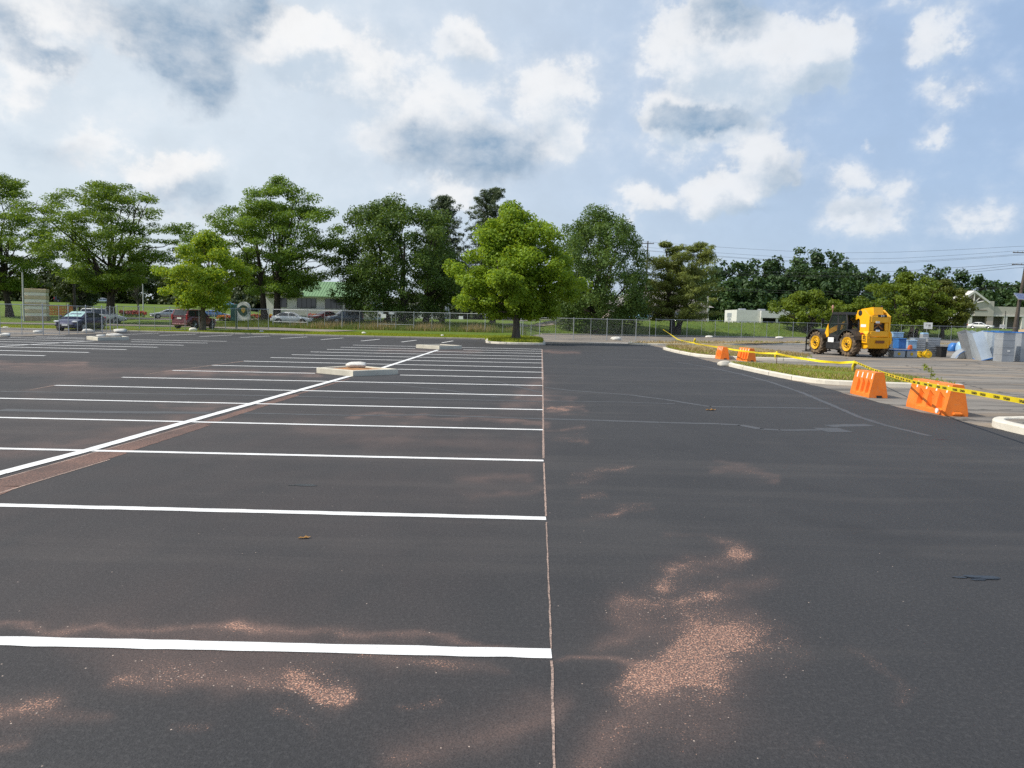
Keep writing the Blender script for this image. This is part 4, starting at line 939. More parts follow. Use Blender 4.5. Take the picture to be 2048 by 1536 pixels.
mb = MB(); mb.add([(x0 - 1, -.8, 5.9), (xa - .0, -.8, 9.0), (x1 + .4, -.8, 6.4), (x1 + .4, -.8, 5.9), (xa, -.8, 8.45), (x0 - .6, -.8, 5.4), (x0 - 1, 4, 5.9), (xa, 4, 9.0), (x1 + .4, 4, 6.4), (x1 + .4, 4, 5.9), (xa, 4, 8.45), (x0 - .6, 4, 5.4)], [(0, 1, 4, 5), (1, 2, 3, 4), (6, 7, 1, 0), (7, 8, 2, 1), (11, 10, 7, 6), (10, 9, 8, 7), (5, 4, 10, 11), (4, 3, 9, 10), (2, 8, 9, 3), (0, 5, 11, 6)]); mb.build('gable_roof', MTRIM, e)
mb = MB(); mb.tube([(xa, -.6, 5.8), (xa, -.6, 8.4)], .16, 5); mb.tube([(xa, -.5, 5.9), (x1 - .6, -.5, 6.6)], .16, 5); mb.tube([(xa, -.5, 6.0), (xa + 1.6, -.5, 7.5)], .14, 5); mb.tube([(xa, -.5, 5.9), (x0 + .5, -.5, 6.6)], .16, 5); mb.build('truss', MTRIM, e)
for px in (1850, 1872, 1900, 1940, 1979, 2010, 2046, 2084, 2120):
    mb = MB(); mb.box((X(px), .2, 1.4), (.8 if px != 1979 else 1.5, .8, 3.4)); mb.build('pillar', MTRIM if px != 1979 else MPINK, e)
mb = MB(); mb.box(((X(1830) + X(2160)) / 2, .0, 3.12), (X(2160) - X(1830), .5, .3)); mb.build('arcade_beam', MTRIM, e)
mb = MB(); mb.box((X(1957), -.45, 4.35), (3.2, .04, .22)); mb.build('shop_sign', simple('sign_brown', (.2, .16, .13), .7), e)
# stone pylon
b = base_at(75, 94); b.z -= .1
e = empty('stone_pylon', b, R(14), 'cream and white banded stone sign pylon at the left, behind the fence', 'sign pylon'); mt = simple('tan_stone', (.58, .48, .34), .85, 0, .2, .1, 2., bump=.2); mw = simple('white_stone', (.76, .73, .66), .85, 0, .2, .08, 2., bump=.2)
mb = MB(); mb.box((0, 0, .3), (2.6, 1.2, .8), .03); mb.build('plinth', simple('brown_stone', (.38, .29, .21), .9, 0, .2, .15, 3., bump=.3), e)
for i in range(8):
    z = .7 + .21 + i * .43; mb = MB(); mb.box((0, 0, z), (2.5 - .10 * (i % 2 == 0), 1.12 - .1 * (i % 2 == 0), .40), .02); mb.build('stone_band', mw if i % 2 == 0 else mt, e)
mb = MB(); mb.box((0, 0, 2.4), (2.32, .94, 3.5)); mb.build('core', mt, e)
# round emblem sign among flower beds
b = base_at(487, 101); e = empty('monument_sign', b, 0, 'green and white roadside sign with a gold crest in a dark ring, between flower beds', 'sign')
mg = simple('sign_green', (.025, .11, .10), .5); mb = MB(); mb.box((-1.35, .3, 1.15), (.9, .5, 2.3), .05); mb.build('side_panel', mg, e)
mb = MB(); mb.box((0, .2, .95), (1.75, .4, 1.9), .06); mb.lathe([(.02, -.02), (.87, -.02), (.87, .38), (.02, .38)], 28, 'Y', (0, .02, 1.75)); mb.build('sign_panel', MWHITE, e)
mb = MB(); mb.lathe([(.55, -.02), (.72, -.02), (.72, .03), (.55, .03)], 28, 'Y', (0, -.02, 1.45)); mb.build('ring', simple('sign_dark_green', (.03, .08, .05), .5), e)
mb = MB(); mb.prism([(-.28, 1.75), (.28, 1.75), (.26, 1.35), (0, 1.1), (-.26, 1.35)], -.05, .0); mb.lathe([(.01, -.06), (.2, -.05), (.2, .0)], 14, 'Y', (0, 0, 1.62)); mb.build('crest', simple('sign_gold', (.62, .40, .06), .5), e)
# flower beds
def flowers(label, px, d, w, n, cols, h=.7, dep=1.6):
    rg = np.random.default_rng(int(px)); b = base_at(px, d); e = empty('flower_bed', b, 0, label, 'flower bed', 'flower beds beside the road')
    c = np.stack([rg.uniform(-w / 2, w / 2, n), rg.uniform(-dep / 2, dep / 2, n), rg.uniform(.1, h * .7, n), rg.uniform(.2, .35, n)], -1); v, f, var = leaf_cloud(c, n * 16, .2, .6, .8, rg); arr_mesh('foliage', v, f, LM_DARK2, e, {'var': ('FACE', var)})
    for i, cm in enumerate(cols):
        c2 = np.stack([rg.uniform(-w / 2 + w * i / len(cols) - .3, -w / 2 + w * (i + 1) / len(cols) + .3, n), rg.uniform(-dep / 2, dep / 2 * .4, n), rg.uniform(h * .5, h * 1.05, n), rg.uniform(.12, .24, n)], -1)
        v, f, var = leaf_cloud(c2, n * 9, .17, .9, .7, rg); arr_mesh('blossom', v, f, cm, e, {'var': ('FACE', var)})
    return e
FR = leaf_material('red_petal', (.35, .03, .03), (.55, .09, .06), .2, (.6, .1, .06)); FY = leaf_material('yellow_petal', (.5, .33, .02), (.70, .52, .03), .2, (.7, .5, .03)); FO = leaf_material('orange_petal', (.5, .16, .02), (.65, .28, .04), .2, (.6, .3, .04)); FD = leaf_material('crimson_petal', (.16, .02, .03), (.32, .06, .06), .2, (.3, .05, .05))
flowers('flower bed of yellow and red blooms left of the crest sign', 462, 104, 3.0, 50, [FO, FR, FY]); flowers('bright yellow and red flower bed right of the crest sign', 526, 104, 3.2, 50, [FR, FY, FY]); flowers('dark red flower bed on the far lawn right of the locust trunk', 268, 120, 3.6, 50, [FD, FD, FR], .9)
flowers('small red and yellow flower bed between the white coupe and the dark wagon', 632, 108, 1.4, 24, [FR, FO], .8)
# orange debris netting
b = base_at(117, 118); e = empty('safety_netting', b, R(4), 'orange safety netting strung on the lawn right of the stone pylon', 'netting'); mo = simple('orange_net', (.42, .15, .045), .8, 0, .2, .2, 3.)
mb = MB(); 
for i in range(20): mb.box((-2.2 + i * .23, math.sin(i * .9) * .06, .8), (.16, .02, 1.55))
for z in (.05, .5, .95, 1.5): mb.box((0, -.03, z), (4.6, .02, .16))
mb.build('net', mo, e)
for x in (-2.3, 0, 2.3): mb = MB(); mb.tube([(x, .12, -.1), (x, .12, 1.7)], .04, 6); mb.build('stake', MBARK, e)

# ------------------------------------------------------------------ poles, wires
MPOLEW = simple('timber_pole', (.09, .075, .062), .9, 0, .2, .2, 4.); MPOLEG = simple('grey_pole', (.45, .45, .44), .6, .2, .4, .1); MWIREB = simple('black_wire', (.02, .02, .022), .6)
def pole(name, label, px, d, ytop, r0, mat, extra=None, lean=0.0, grp=None, cat='pole'):
    b = base_at(px, d); e = empty(name, b, 0, label, cat, grp); H = P(px, ytop, d).z - b.z
    mb = MB(); mb.tube([(0, 0, -.3), (lean * .5, 0, H / 2), (lean, 0, H)], [r0, r0 * .85, r0 * .65], 9); mb.build('shaft', mat, e, True)
    if extra: extra(e, H)
    return e
def lamp_head(e, H):
    mb = MB(); mb.tube([(0, 0, H - .1), (.4, 0, H + .15), (1.3, 0, H + .25)], .06, 6); mb.build('arm', MPOLEG, e); mb = MB(); mb.box((1.7, 0, H + .25), (.9, .35, .16), .05); mb.build('lamp_head', MPOLEG, e)
def cross(zs):
    def f(e, H):
        for z in zs:
            mb = MB(); mb.box((0, -.15, H - z), (2.4, .12, .14), .01); mb.build('crossarm', MPOLEW, e)
            for x in (-1.05, -.4, .4, 1.05): mb = MB(); mb.lathe([(.03, 0), (.06, .05), (.05, .12), (.07, .16), (.02, .22)], 8, 'Z', (x, -.15, H - z + .07)); mb.build('insulator', MGALV, e)
    return f
pole('street_pole', 'pale grey pole just left of the stone pylon', 48, 92, 545, .13, MPOLEG)
pole('utility_pole', 'dark timber pole rising through the locust crown, left of its trunk', 150, 110, 440, .2, MPOLEW)
pole('street_pole', 'slim pale pole beyond the red flower bed on the far lawn', 287, 128, 556, .11, MPOLEG)
pole('utility_pole', 'dark timber pole at the right edge of the oval dark tree', 1290, 150, 482, .19, MPOLEW, cross((.5,)))
pole('lamp_pole', 'slim pale lamp pole among the boughs of the split pine', 1414, 125, 583, .1, MPOLEG, lamp_head)
pole('utility_pole', 'thick dark timber pole at the right frame edge behind the solar panel', 2028, 126, 498, .32, MPOLEW, cross((.6, 2.6)), 1.5)
pole('street_pole', 'slim dark pole standing before the beige shop fascia', 2010, 170, 622, .1, MBLACK)
e = pole('street_pole', 'thin pole with a pale sign right of the red SUV', 429, 112, 590, .05, MPOLEG)
e = pole('road_sign', 'small pale square road sign on a thin pole above the blue cars', 417, 116, 601, .04, MGALV, lambda e, H: MB().box((0, -.06, H - .2), (.5, .03, .6), .01).build('sign_plate', MWHITE, e), cat='sign')
pole('road_sign', 'white square sign on a post behind the long fence, left of the low white building', 1458, 118, 626, .05, MGALV, lambda e, H: (MB().box((0, -.07, H - .35), (.75, .03, .75), .01).build('sign_plate', MWHITE, e), MB().box((0, -.07, H - .98), (.6, .03, .35), .01).build('sign_plate', MWHITE, e)), cat='sign')
pole('post', 'thin dark green post in the grass in front of the multi coloured flower bed', 472, 76, 614, .07, simple('green_post', (.06, .09, .07), .6))
def wires(label, seg, r=.02):
    e = empty('power_line', P(*seg[0][0]), 0, label, 'power line', 'overhead power lines at the right'); o = e.location.copy()
    for pts in seg:
        ps = [P(*q) - o for q in pts]; pl = []
        for a, b in zip(ps[:-1], ps[1:]):
            for i in range(16): t = i / 16; p = a.lerp(b, t); p.z -= math.sin(t * math.pi) * .004 * (b - a).length; pl.append(p)
        pl.append(ps[-1]); MB().tube(pl, r, 4).build('wire', MWIREB, e)
wires('upper set of thin overhead wires crossing the open sky at the right', [[(1285, 483, 150), (1640, 505.5, 140), (1800, 504, 134), (2030, 493, 126), (2300, 480, 118)], [(1285, 494, 150), (1640, 518, 140), (1800, 516.5, 134), (2030, 502, 126), (2300, 486, 118)], [(1285, 500, 150), (1640, 525, 140), (1800, 523.5, 134), (2030, 509, 126), (2300, 494, 118)], [(1285, 501, 150), (1640, 527, 140), (1800, 526, 134), (2030, 511, 126), (2300, 496, 118)]], .022)
wires('lower set of dark overhead cables crossing in front of the far woods at the right', [[(1285, 536, 150), (1500, 548, 145), (1740, 552, 137), (1860, 548, 132), (2030, 530, 126), (2300, 512, 118)], [(1285, 538, 150), (1500, 551, 145), (1740, 554, 137), (1860, 551, 132), (2030, 536, 126), (2300, 518, 118)], [(1285, 530, 150), (1500, 543, 145), (1740, 545, 137), (2030, 527, 126), (2300, 508, 118)], [(1285, 566, 150), (1430, 580, 146), (1740, 590, 137), (1900, 585, 131), (2030, 574, 126), (2300, 560, 118)], [(1285, 568, 150), (1430, 576, 146), (1740, 585, 137), (1900, 581, 131), (2030, 571, 126), (2300, 556, 118)]], .032)
# ------------------------------------------------------------------ vehicles
MLAMP = simple('headlamp_glass', (.70, .72, .74), .12, .3, .7, .05); MTAIL = simple('tail_lamp', (.35, .012, .012), .2, 0, .6, .1); MRIM = simple('wheel_alloy', (.45, .46, .47), .35, .8, .5, .1); MGLARE = simple('windscreen_glare', (.40, .62, .58), .12, .2, .7, .25, 2.5)  # last one: windscreen glass coloured pale to imitate the sky's reflection
def lerp(a, b, t): return a + (b - a) * t
def car(name, label, loc, rz, sp, paint, scale=1.0, cat='car', sky_glare=False, group='cars and vans parked beyond the fence'):
    e = empty(name, loc, rz, label, cat, group, scale)
    L, W, belt, roof, wr = sp['L'], sp['W'], sp['belt'], sp['roof'], sp['wr']; top = sp['top']; g = sp['gh']; h2 = L / 2
    def hw(x): return W / 2 * (1 - .17 * (abs(x) / h2) ** 5)
    xs = np.concatenate([np.linspace(-h2, -h2 + .3, 4), np.linspace(-h2 + .5, h2 - .5, 14), np.linspace(h2 - .3, h2, 4)])
    rings = []
    for x in xs:
        zt_ = float(np.interp(x, [p[0] for p in top], [p[1] for p in top])); w = hw(x); k = (abs(x) / h2) ** 8; zb = .2 + .16 * k; mid = min(.62, zt_ - .12)
        half = [(w * .86, zb), (w * .97, zb + .12), (w, mid), (w * .985, zt_ - .09), (w * .92, zt_ - .02), (w * .6, zt_ + .015)]
        rings.append([(x, y, z) for y, z in half] + [(x, -y, z) for y, z in half[::-1]])
    mb = MB(); mb.loft(rings); mb.build('body', paint, e, True)
    x0, x1, x2, x3 = g; wb = W / 2 * .90; wt = W / 2 * sp.get('tumble', .74)
    def gring(x, zt_, wtt): return [(x, wb * sp.get('gb', 1), belt - .05), (x, lerp(wb, wtt, .5), lerp(belt, zt_, .5)), (x, wtt, zt_ - .08), (x, wtt * .88, zt_ - .01), (x, wtt * .4, zt_ + .025), (x, -wtt * .4, zt_ + .025), (x, -wtt * .88, zt_ - .01), (x, -wtt, zt_ - .08), (x, -lerp(wb, wtt, .5), lerp(belt, zt_, .5)), (x, -wb * sp.get('gb', 1), belt - .05)]
    gr = [gring(x0, belt + .02, wb * .9), gring(lerp(x0, x1, .5), lerp(belt, roof, .55), lerp(wb, wt, .6)), gring(x1, roof - .03, wt), gring(lerp(x1, x2, .5), roof, wt), gring(x2, roof - .03, wt), gring(lerp(x2, x3, .5), lerp(roof, belt, .45), lerp(wt, wb, .45)), gring(x3, belt + .02, wb * .9)]
    mb = MB(); mb.loft(gr); mb.build('roof', paint, e, True)
    def edge_x(z, front):                                    # greenhouse end line at height z
        t = (z - belt) / (roof - belt); return lerp(x3, x2, t) if front else lerp(x0, x1, t)
    zlo, zhi = belt + .05, roof - .12
    def yside(z): return lerp(wb, wt, (z - belt) / (roof - .08 - belt)) + .016
    cuts = sp.get('cuts', [.0])
    for s in (1, -1):
        bounds = [edge_x(zlo, False) + .16] + [c - .05 for c in cuts for _ in (0,)]; 
        xsn = [None] + list(cuts) + [None]
        for i in range(len(xsn) - 1):
            lo0 = edge_x(zlo, False) + .16 if xsn[i] is None else xsn[i] + .05; hi0 = edge_x(zlo, True) - .14 if xsn[i + 1] is None else xsn[i + 1] - .05
            lo1 = edge_x(zhi, False) + .12 if xsn[i] is None else xsn[i] + .05; hi1 = edge_x(zhi, True) - .10 if xsn[i + 1] is None else xsn[i + 1] - .05
            if hi0 - lo0 < .05: continue
            lo1 = min(max(lo1, lo0), hi0 - .02) if xsn[i] is None else lo1; hi1 = max(hi1, lo1 + .02)
            mb = MB(); pts = [(lo0, zlo), (hi0, zlo), (hi1, zhi), (lo1, zhi)]
            a = [(x, s * yside(z), z) for x, z in pts]; b = [(x, s * (yside(z) - .03), z) for x, z in pts]
            mb.add(a + b, [(0, 1, 2, 3), (4, 5, 6, 7), (0, 1, 5, 4), (1, 2, 6, 5), (2, 3, 7, 6), (3, 0, 4, 7)]); mb.build('side_window', MGLASS, e)
    for front in (True, False):
        a_, b_ = (x3, x2) if front else (x0, x1); q = []
        for t, f in ((.10, .80), (.5, .80), (.93, .84)):
            z = lerp(belt + .02, roof - .03, t); x = lerp(a_, b_, t); wv = lerp(wb, wt, t) * f; nx = .03 if front else -.03
            q.append([(x + nx * .8, -wv, z + .02), (x + nx * 1.3, -wv * .4, z + .035), (x + nx * 1.3, wv * .4, z + .035), (x + nx * .8, wv, z + .02)])
        mb = MB(); mb.loft(q, caps=False, closed=False); mb.build('windscreen' if front else 'rear_window', MGLARE if (front and sky_glare) else MGLASS, e)
    hz = sp.get('lamp_z', .68)
    for s in (1, -1):
        mb = MB(); mb.box((h2 - .14, s * W * .37, hz), (.34, .34, .15), .06); mb.build('headlight', MLAMP, e, True)
        mb = MB(); mb.box((-h2 + .07, s * W * .40, sp.get('tail_z', .86)), (.2, .2, sp.get('tail_h', .26)), .05); mb.build('taillight', MTAIL, e, True)
        mb = MB(); mb.box((x3 - .28, s * (W / 2 + .06), belt + .1), (.14, .2, .13), .04); mb.build('mirror', paint, e, True)
    mb = MB(); mb.box((h2 - .035, 0, .42), (.1, W * .6, .2), .03); mb.build('grille', MBLACK, e)
    mb = MB(); mb.box((h2 + .015, 0, .46), (.03, .42, .14)); mb.build('number_plate', MWHITE, e)
    mb = MB(); mb.box((-h2 - .012, 0, sp.get('plate_z', .72)), (.03, .46, .15)); mb.build('number_plate', MWHITE, e)
    mb = MB(); mb.box((-h2 + .02, 0, .40), (.16, W * .86, .14), .05); mb.build('rear_bumper', sp.get('bump', paint), e)
    for fx in (sp['axle'], -sp['axle'] + sp.get('off', 0)):
        for s in (1, -1):
            y = s * (W / 2 - .10)
            mb = MB(); mb.lathe([(.0, -.13), (wr * 1.14, -.13), (wr * 1.14, .098), (.0, .098)], 22, 'Y', (fx, y, wr + .01)); mb.build('wheel_arch', MBLACK, e)
            mb = MB(); mb.lathe([(wr * .55, -.11), (wr * .93, -.11), (wr, -.07), (wr, .07), (wr * .93, .115), (wr * .62, .12)], 22, 'Y', (fx, y, wr)) if s > 0 else mb.lathe([(wr * .62, -.12), (wr * .93, -.115), (wr, -.07), (wr, .07), (wr * .93, .11), (wr * .55, .11)], 22, 'Y', (fx, y, wr))
            wo = mb.build('wheel', MRUB, e, True); rb = MB(); yy = y + s * .115
            rb.lathe([(wr * .56, -.012), (wr * .66, -.012), (wr * .66, .012), (wr * .56, .012)], 22, 'Y', (fx, yy, wr)); rb.lathe([(.001, -.014), (wr * .2, -.014), (wr * .16, .016), (.001, .016)], 12, 'Y', (fx, yy, wr))
            for k in range(5):
                a = k * 2 * math.pi / 5 + .3; rb.tube([(fx, yy, wr), (fx + math.cos(a) * wr * .6, yy, wr + math.sin(a) * wr * .6)], [.04, .05], 5)
            rb.build('rim', MRIM, wo, True)
    return e
SEDAN = dict(L=4.75, W=1.82, belt=.93, roof=1.45, wr=.33, axle=1.40, top=[(-2.375, .62), (-2.33, .92), (-1.7, 1.0), (.75, .94), (1.3, .88), (2.1, .74), (2.375, .52)], gh=(-1.95, -.95, .12, .98), cuts=[-.28])
COUPE = dict(SEDAN, roof=1.40, gh=(-2.05, -.8, .1, 1.05), cuts=[-.55])
HATCH = dict(L=4.48, W=1.76, belt=.98, roof=1.49, wr=.32, axle=1.36, top=[(-2.24, .60), (-2.2, 1.0), (-1.7, 1.06), (.9, .98), (1.35, .92), (2.0, .74), (2.24, .5)], gh=(-2.16, -.75, .15, 1.28), cuts=[-.95, -.12, .55], lamp_z=.70, tail_z=.92, tail_h=.34)
SUV = dict(L=4.95, W=1.96, belt=1.16, roof=1.88, wr=.38, axle=1.45, top=[(-2.475, .70), (-2.45, 1.12), (-1.8, 1.18), (.9, 1.14), (1.25, 1.08), (2.2, .96), (2.475, .62)], gh=(-2.46, -2.15, .30, 1.10), cuts=[-1.15, -.15], tumble=.80, lamp_z=.82, tail_z=1.12, tail_h=.55, plate_z=1.0)
VAN = dict(L=5.05, W=1.95, belt=1.02, roof=1.73, wr=.34, axle=1.5, top=[(-2.525, .65), (-2.5, 1.0), (-1.8, 1.06), (1.1, 1.02), (1.5, .96), (2.3, .78), (2.525, .52)], gh=(-2.5, -2.1, .35, 1.5), cuts=[-1.05, .0], tumble=.80, tail_z=1.0, tail_h=.5)
P_NAVY = car_paint('navy_paint', (.020, .026, .085)); P_RED = car_paint('maroon_paint', (.115, .008, .012)); P_WHITE = car_paint('white_paint', (.70, .70, .69), 0); P_SILV = car_paint('silver_paint', (.50, .52, .53), .5); P_BLUE = car_paint('blue_paint', (.10, .19, .40)); P_LBLUE = car_paint('light_blue_paint', (.20, .38, .58)); P_BLK = car_paint('black_paint', (.015, .016, .018)); P_DKB = car_paint('dark_slate_paint', (.055, .075, .105)); P_CRIM = car_paint('bright_red_paint', (.42, .03, .03))
def cpos(px, py, d): p = P(px, py, d); return Vector((p.x, d, p.z))
def heading(px, d, view_deg):                                # angle of the car's nose relative to "pointing at the camera", turned so positive shows its left flank
    p = P(px, 640, d); return math.atan2(-p.y, -p.x) + R(view_deg)
c = G(163, 661.5); car('parked_car', 'dark navy hatchback with a bright reflecting windscreen, parked behind the fence at left', (c.x, c.y, .005), heading(163, 60, -28), HATCH, P_NAVY, 1.13, 'car', True)
c = cpos(390, 652, 74); car('sport_utility_vehicle', 'maroon SUV seen from behind at an angle beside the low bright maple', (c.x, c.y, zt1(c.x, c.y) + .06), heading(390, 74, 180 - 34), SUV, P_RED, 1.0)
c = cpos(336, 638, 109); car('parked_car', 'white low car side on, half hidden behind the maroon SUV', (c.x, c.y, zt1(c.x, c.y) + .02), heading(336, 110, -84), COUPE, P_SILV, 1.0)
c = cpos(206, 630, 92); car('minivan', 'white van behind the dark navy hatchback and the locust trunk', (c.x, c.y, zt1(c.x, c.y) + .02), heading(206, 92, 80), VAN, P_WHITE, 1.02, 'van')
c = cpos(202, 608, 205); car('parked_car', 'silver car on the far rise at left, above the navy hatchback', (c.x, c.y, zt1(c.x, c.y) + .02), heading(202, 205, -85), SEDAN, P_SILV, 1.0)
c = cpos(128, 606, 215); car('sport_utility_vehicle', 'black SUV on the far rise at left, above the orange netting', (c.x, c.y, zt1(c.x, c.y) + .02), heading(128, 215, 92), SUV, P_BLK, 1.0)
c = cpos(584, 641, 91); car('parked_car', 'white coupe side on in front of the green roofed building', (c.x, c.y, zt1(c.x, c.y) - .12), heading(584, 91, 78), SEDAN, P_WHITE, 1.02)
c = cpos(689, 641, 93); car('sport_utility_vehicle', 'dark slate SUV under the dark tree, right of the white coupe', (c.x, c.y, zt1(c.x, c.y) - .1), heading(689, 93, -70), SUV, P_DKB, .9)
c = cpos(649, 641, 98); car('parked_car', 'silver car with its red nose peeking out behind the dark slate SUV', (c.x, c.y, zt1(c.x, c.y) - .05), heading(649, 98, -52), SEDAN, P_CRIM, .9)
c = cpos(450, 620, 190); car('parked_car', 'light blue car on the far road above the flower beds', (c.x, c.y, zt1(c.x, c.y) + .35), heading(450, 190, -88), SEDAN, P_LBLUE, 1.0)
c = cpos(430, 634, 122); car('parked_car', 'mid blue car behind the roof line of the maroon SUV', (c.x, c.y, zt1(c.x, c.y) + .02), heading(430, 122, 84), COUPE, P_BLUE, .95)
c = cpos(1288, 642, 119); car('parked_car', 'pale blue car parked before the shingled building, left of the split pine', (c.x, c.y, zt1(c.x, c.y) + .02), heading(1288, 119, 70), SEDAN, P_LBLUE, .95)
c = cpos(1327, 643, 122); car('parked_car', 'white car parked behind the split pine trunk', (c.x, c.y, zt1(c.x, c.y) + .0), heading(1327, 122, 86), COUPE, P_WHITE, .95)
c = cpos(1358, 643, 120); car('sport_utility_vehicle', 'dark SUV parked before the mauve garage door', (c.x, c.y, zt1(c.x, c.y) - .1), heading(1358, 120, 12), SUV, P_BLK, .85)
c = cpos(1961, 656, 150); car('parked_car', 'white car on the bank in front of the gabled shops', (c.x, c.y, zt1(c.x, c.y) - .15), heading(1961, 150, 84), SEDAN, P_WHITE, .95)

# ------------------------------------------------------------------ telehandler
def yellow_material():
    t = NT('machine_yellow'); p = t.coord(); k = t.noise(2.5, 5, .65, p); g = t.noise(11, 5, .7, p)
    c = t.mix(t.rng(k, .35, .7), (.84, .40, .006), (.90, .45, .010)); c = t.mix(t.rng(g, .60, .74, 0, .4), c, (.36, .2, .06)); t.bsdf(c, .42, 0, .45, None, .15); return t.mat
def mud_material():
    t = NT('muddy_tyre'); p = t.coord(); k = t.noise(5, 5, .65, p); g = t.noise(30, 4, .7, p)
    c = t.mix(t.rng(k, .40, .6), (.035, .032, .030), (.24, .175, .115)); c = t.mix(t.rng(g, .35, .55, .5, 0), c, (.04, .035, .03)); t.bsdf(c, .95, 0, .1, t.bump(g, .5, .01)); return t.mat
MYEL = yellow_material(); MRIMY = simple('rim_yellow', (.62, .33, .012), .6, 0, .3, .35, 7.); MMUD = mud_material(); MSTEEL = simple('black_steel', (.03, .03, .032), .5, .2, .4, .3, 5.); MCABG = NT('cab_glass')
_b = MCABG.bsdf((.03, .04, .04), .04, 0, .6); _t = MCABG.n('ShaderNodeBsdfTransparent'); _m = MCABG.n('ShaderNodeMixShader'); _m.inputs[0].default_value = .38; MCABG.L.new(_t.outputs[0], _m.inputs[1]); MCABG.L.new(_b.outputs[0], _m.inputs[2]); MCABG.L.new(_m.outputs[0], MCABG.out.inputs[0]); MCABG = MCABG.mat
def telehandler():
    c = G(1694, 711); rz = R(90 + 13)
    e = empty('telehandler', (c.x, c.y, .004), rz, 'yellow and black telescopic handler with muddy tyres standing on the worn pavement', 'telehandler', None, .99)
    wr, tw, ax, tr = .76, .52, 1.55, .98
    for fx in (-ax, ax):
        for s in (1, -1):
            y = s * tr; mb = MB()
            mb.lathe([(.42, -tw / 2 + .04), (.60, -tw / 2), (wr - .09, -tw / 2), (wr - .05, -tw / 2 + .07), (wr - .05, tw / 2 - .07), (wr - .09, tw / 2), (.60, tw / 2), (.42, tw / 2 - .04)], 32, 'Y', (fx, y, wr))
            for k in range(18):                              # chevron lugs
                for q in (1, -1):
                    a0 = (k + (.5 if q > 0 else 0)) * 2 * math.pi / 18; a1 = a0 + .22; pts = []
                    for a, yy, hh in ((a0, .02 * q, 0), (a1, q * tw * .5, 0)):
                        for dr, da in ((-.06, -.05), (.0, -.04), (.0, .04), (-.06, .05)): pts.append((fx + (wr + dr) * math.cos(a + da), y + yy, wr + (wr + dr) * math.sin(a + da)))
                    mb.add(pts, [(0, 1, 2, 3), (4, 5, 6, 7), (0, 1, 5, 4), (1, 2, 6, 5), (2, 3, 7, 6), (3, 0, 4, 7)])
            wo = mb.build('wheel', MMUD, e); rb = MB(); yo = y + s * (tw / 2 - .0)
            pr = [(.02, .0), (.15, .0), (.17, .03), (.30, -.03), (.38, .04), (.46, .05), (.47, -.1), (.02, -.1)]
            rb.lathe([(r * .93, h * s) for r, h in pr], 26, 'Y', (fx, yo, wr)); rb.build('rim', MRIMY, wo, True); rb = MB()
            for k in range(8): a = k * math.pi / 4; rb.lathe([(.001, -.02), (.025, -.02), (.025, .05), (.001, .05)] if s > 0 else [(.001, -.05), (.025, -.05), (.025, .02), (.001, .02)], 6, 'Y', (fx + .21 * math.cos(a), yo, wr + .21 * math.sin(a)))
            rb.lathe([(.001, -.02), (.09, -.02), (.07, .07), (.001, .08)] if s > 0 else [(.001, -.08), (.07, -.07), (.09, .02), (.001, .02)], 10, 'Y', (fx, yo, wr)); rb.build('hub_bolts', MSTEEL, wo)
            mb = MB(); pts = []
            for k in range(9):
                a = R(12 + k * (150 / 8)); pts.append((a, wr + .13))
            ring = []
            for a, r in pts:
                x, z = fx + r * math.cos(a), wr + r * math.sin(a); x2, z2 = fx + (r - .05) * math.cos(a), wr + (r - .05) * math.sin(a); ring.append([(x, y - tw / 2 - .03, z), (x, y + tw / 2 + .06 * s, z), (x2, y + tw / 2 + .06 * s, z2), (x2, y - tw / 2 - .03, z2)])
            mb.loft(ring); mb.build('mudguard', MSTEEL, e)
    mb = MB(); mb.box((0, 0, .80), (4.1, .95, .5), .04); mb.box((0, .0, .72), (1.2, 1.5, .4), .05); mb.build('chassis', MSTEEL, e)
    for fx in (-ax, ax):
        mb = MB(); mb.tube([(fx, -tr + .2, wr), (fx, tr - .2, wr)], .14, 10); mb.lathe([(.01, -.3), (.26, -.2), (.3, 0), (.26, .2), (.01, .3)], 12, 'Y', (fx, 0, wr)); mb.build('axle', MSTEEL, e, True)
    # rear counterweight, side plates and pivot tower
    mb = MB(); mb.prism([(-2.75, .62), (-2.2, .55), (-1.9, .9), (-1.75, 1.45), (-2.0, 1.62), (-1.95, 2.25), (-1.62, 2.5), (-1.7, 2.82), (-2.2, 2.88), (-2.78, 2.46)], .62, .74); mb.build('side_plate', MYEL, e)
    mb = MB(); mb.prism([(-2.75, .62), (-2.2, .55), (-1.9, .9), (-1.75, 1.45), (-2.0, 1.62), (-1.95, 2.25), (-1.62, 2.5), (-1.7, 2.82), (-2.2, 2.88), (-2.78, 2.46)], -.74, -.62); mb.build('side_plate', MYEL, e)
    mb = MB(); mb.prism([(-2.66, .56), (-2.2, .52), (-2.1, 1.2), (-2.86, 1.22)], -.735, .735); mb.build('counterweight', MYEL, e)
    mb = MB(); mb.box((-2.72, 0, 1.42), (.14, 1.23, .36), .03); mb.build('rear_panel', MYEL, e)
    mb = MB(); mb.box((-2.73, 0, 2.30), (.14, 1.23, .42), .03); mb.build('rear_panel', MYEL, e)
    for s in (1, -1): mb = MB(); mb.box((-2.71, s * .5, 1.85), (.12, .22, .48), .02); mb.build('rear_panel', MYEL, e)
    mb = MB(); mb.box((-2.45, 0, 1.85), (.3, 1.2, .9), .02); mb.build('recess', MSTEEL, e)
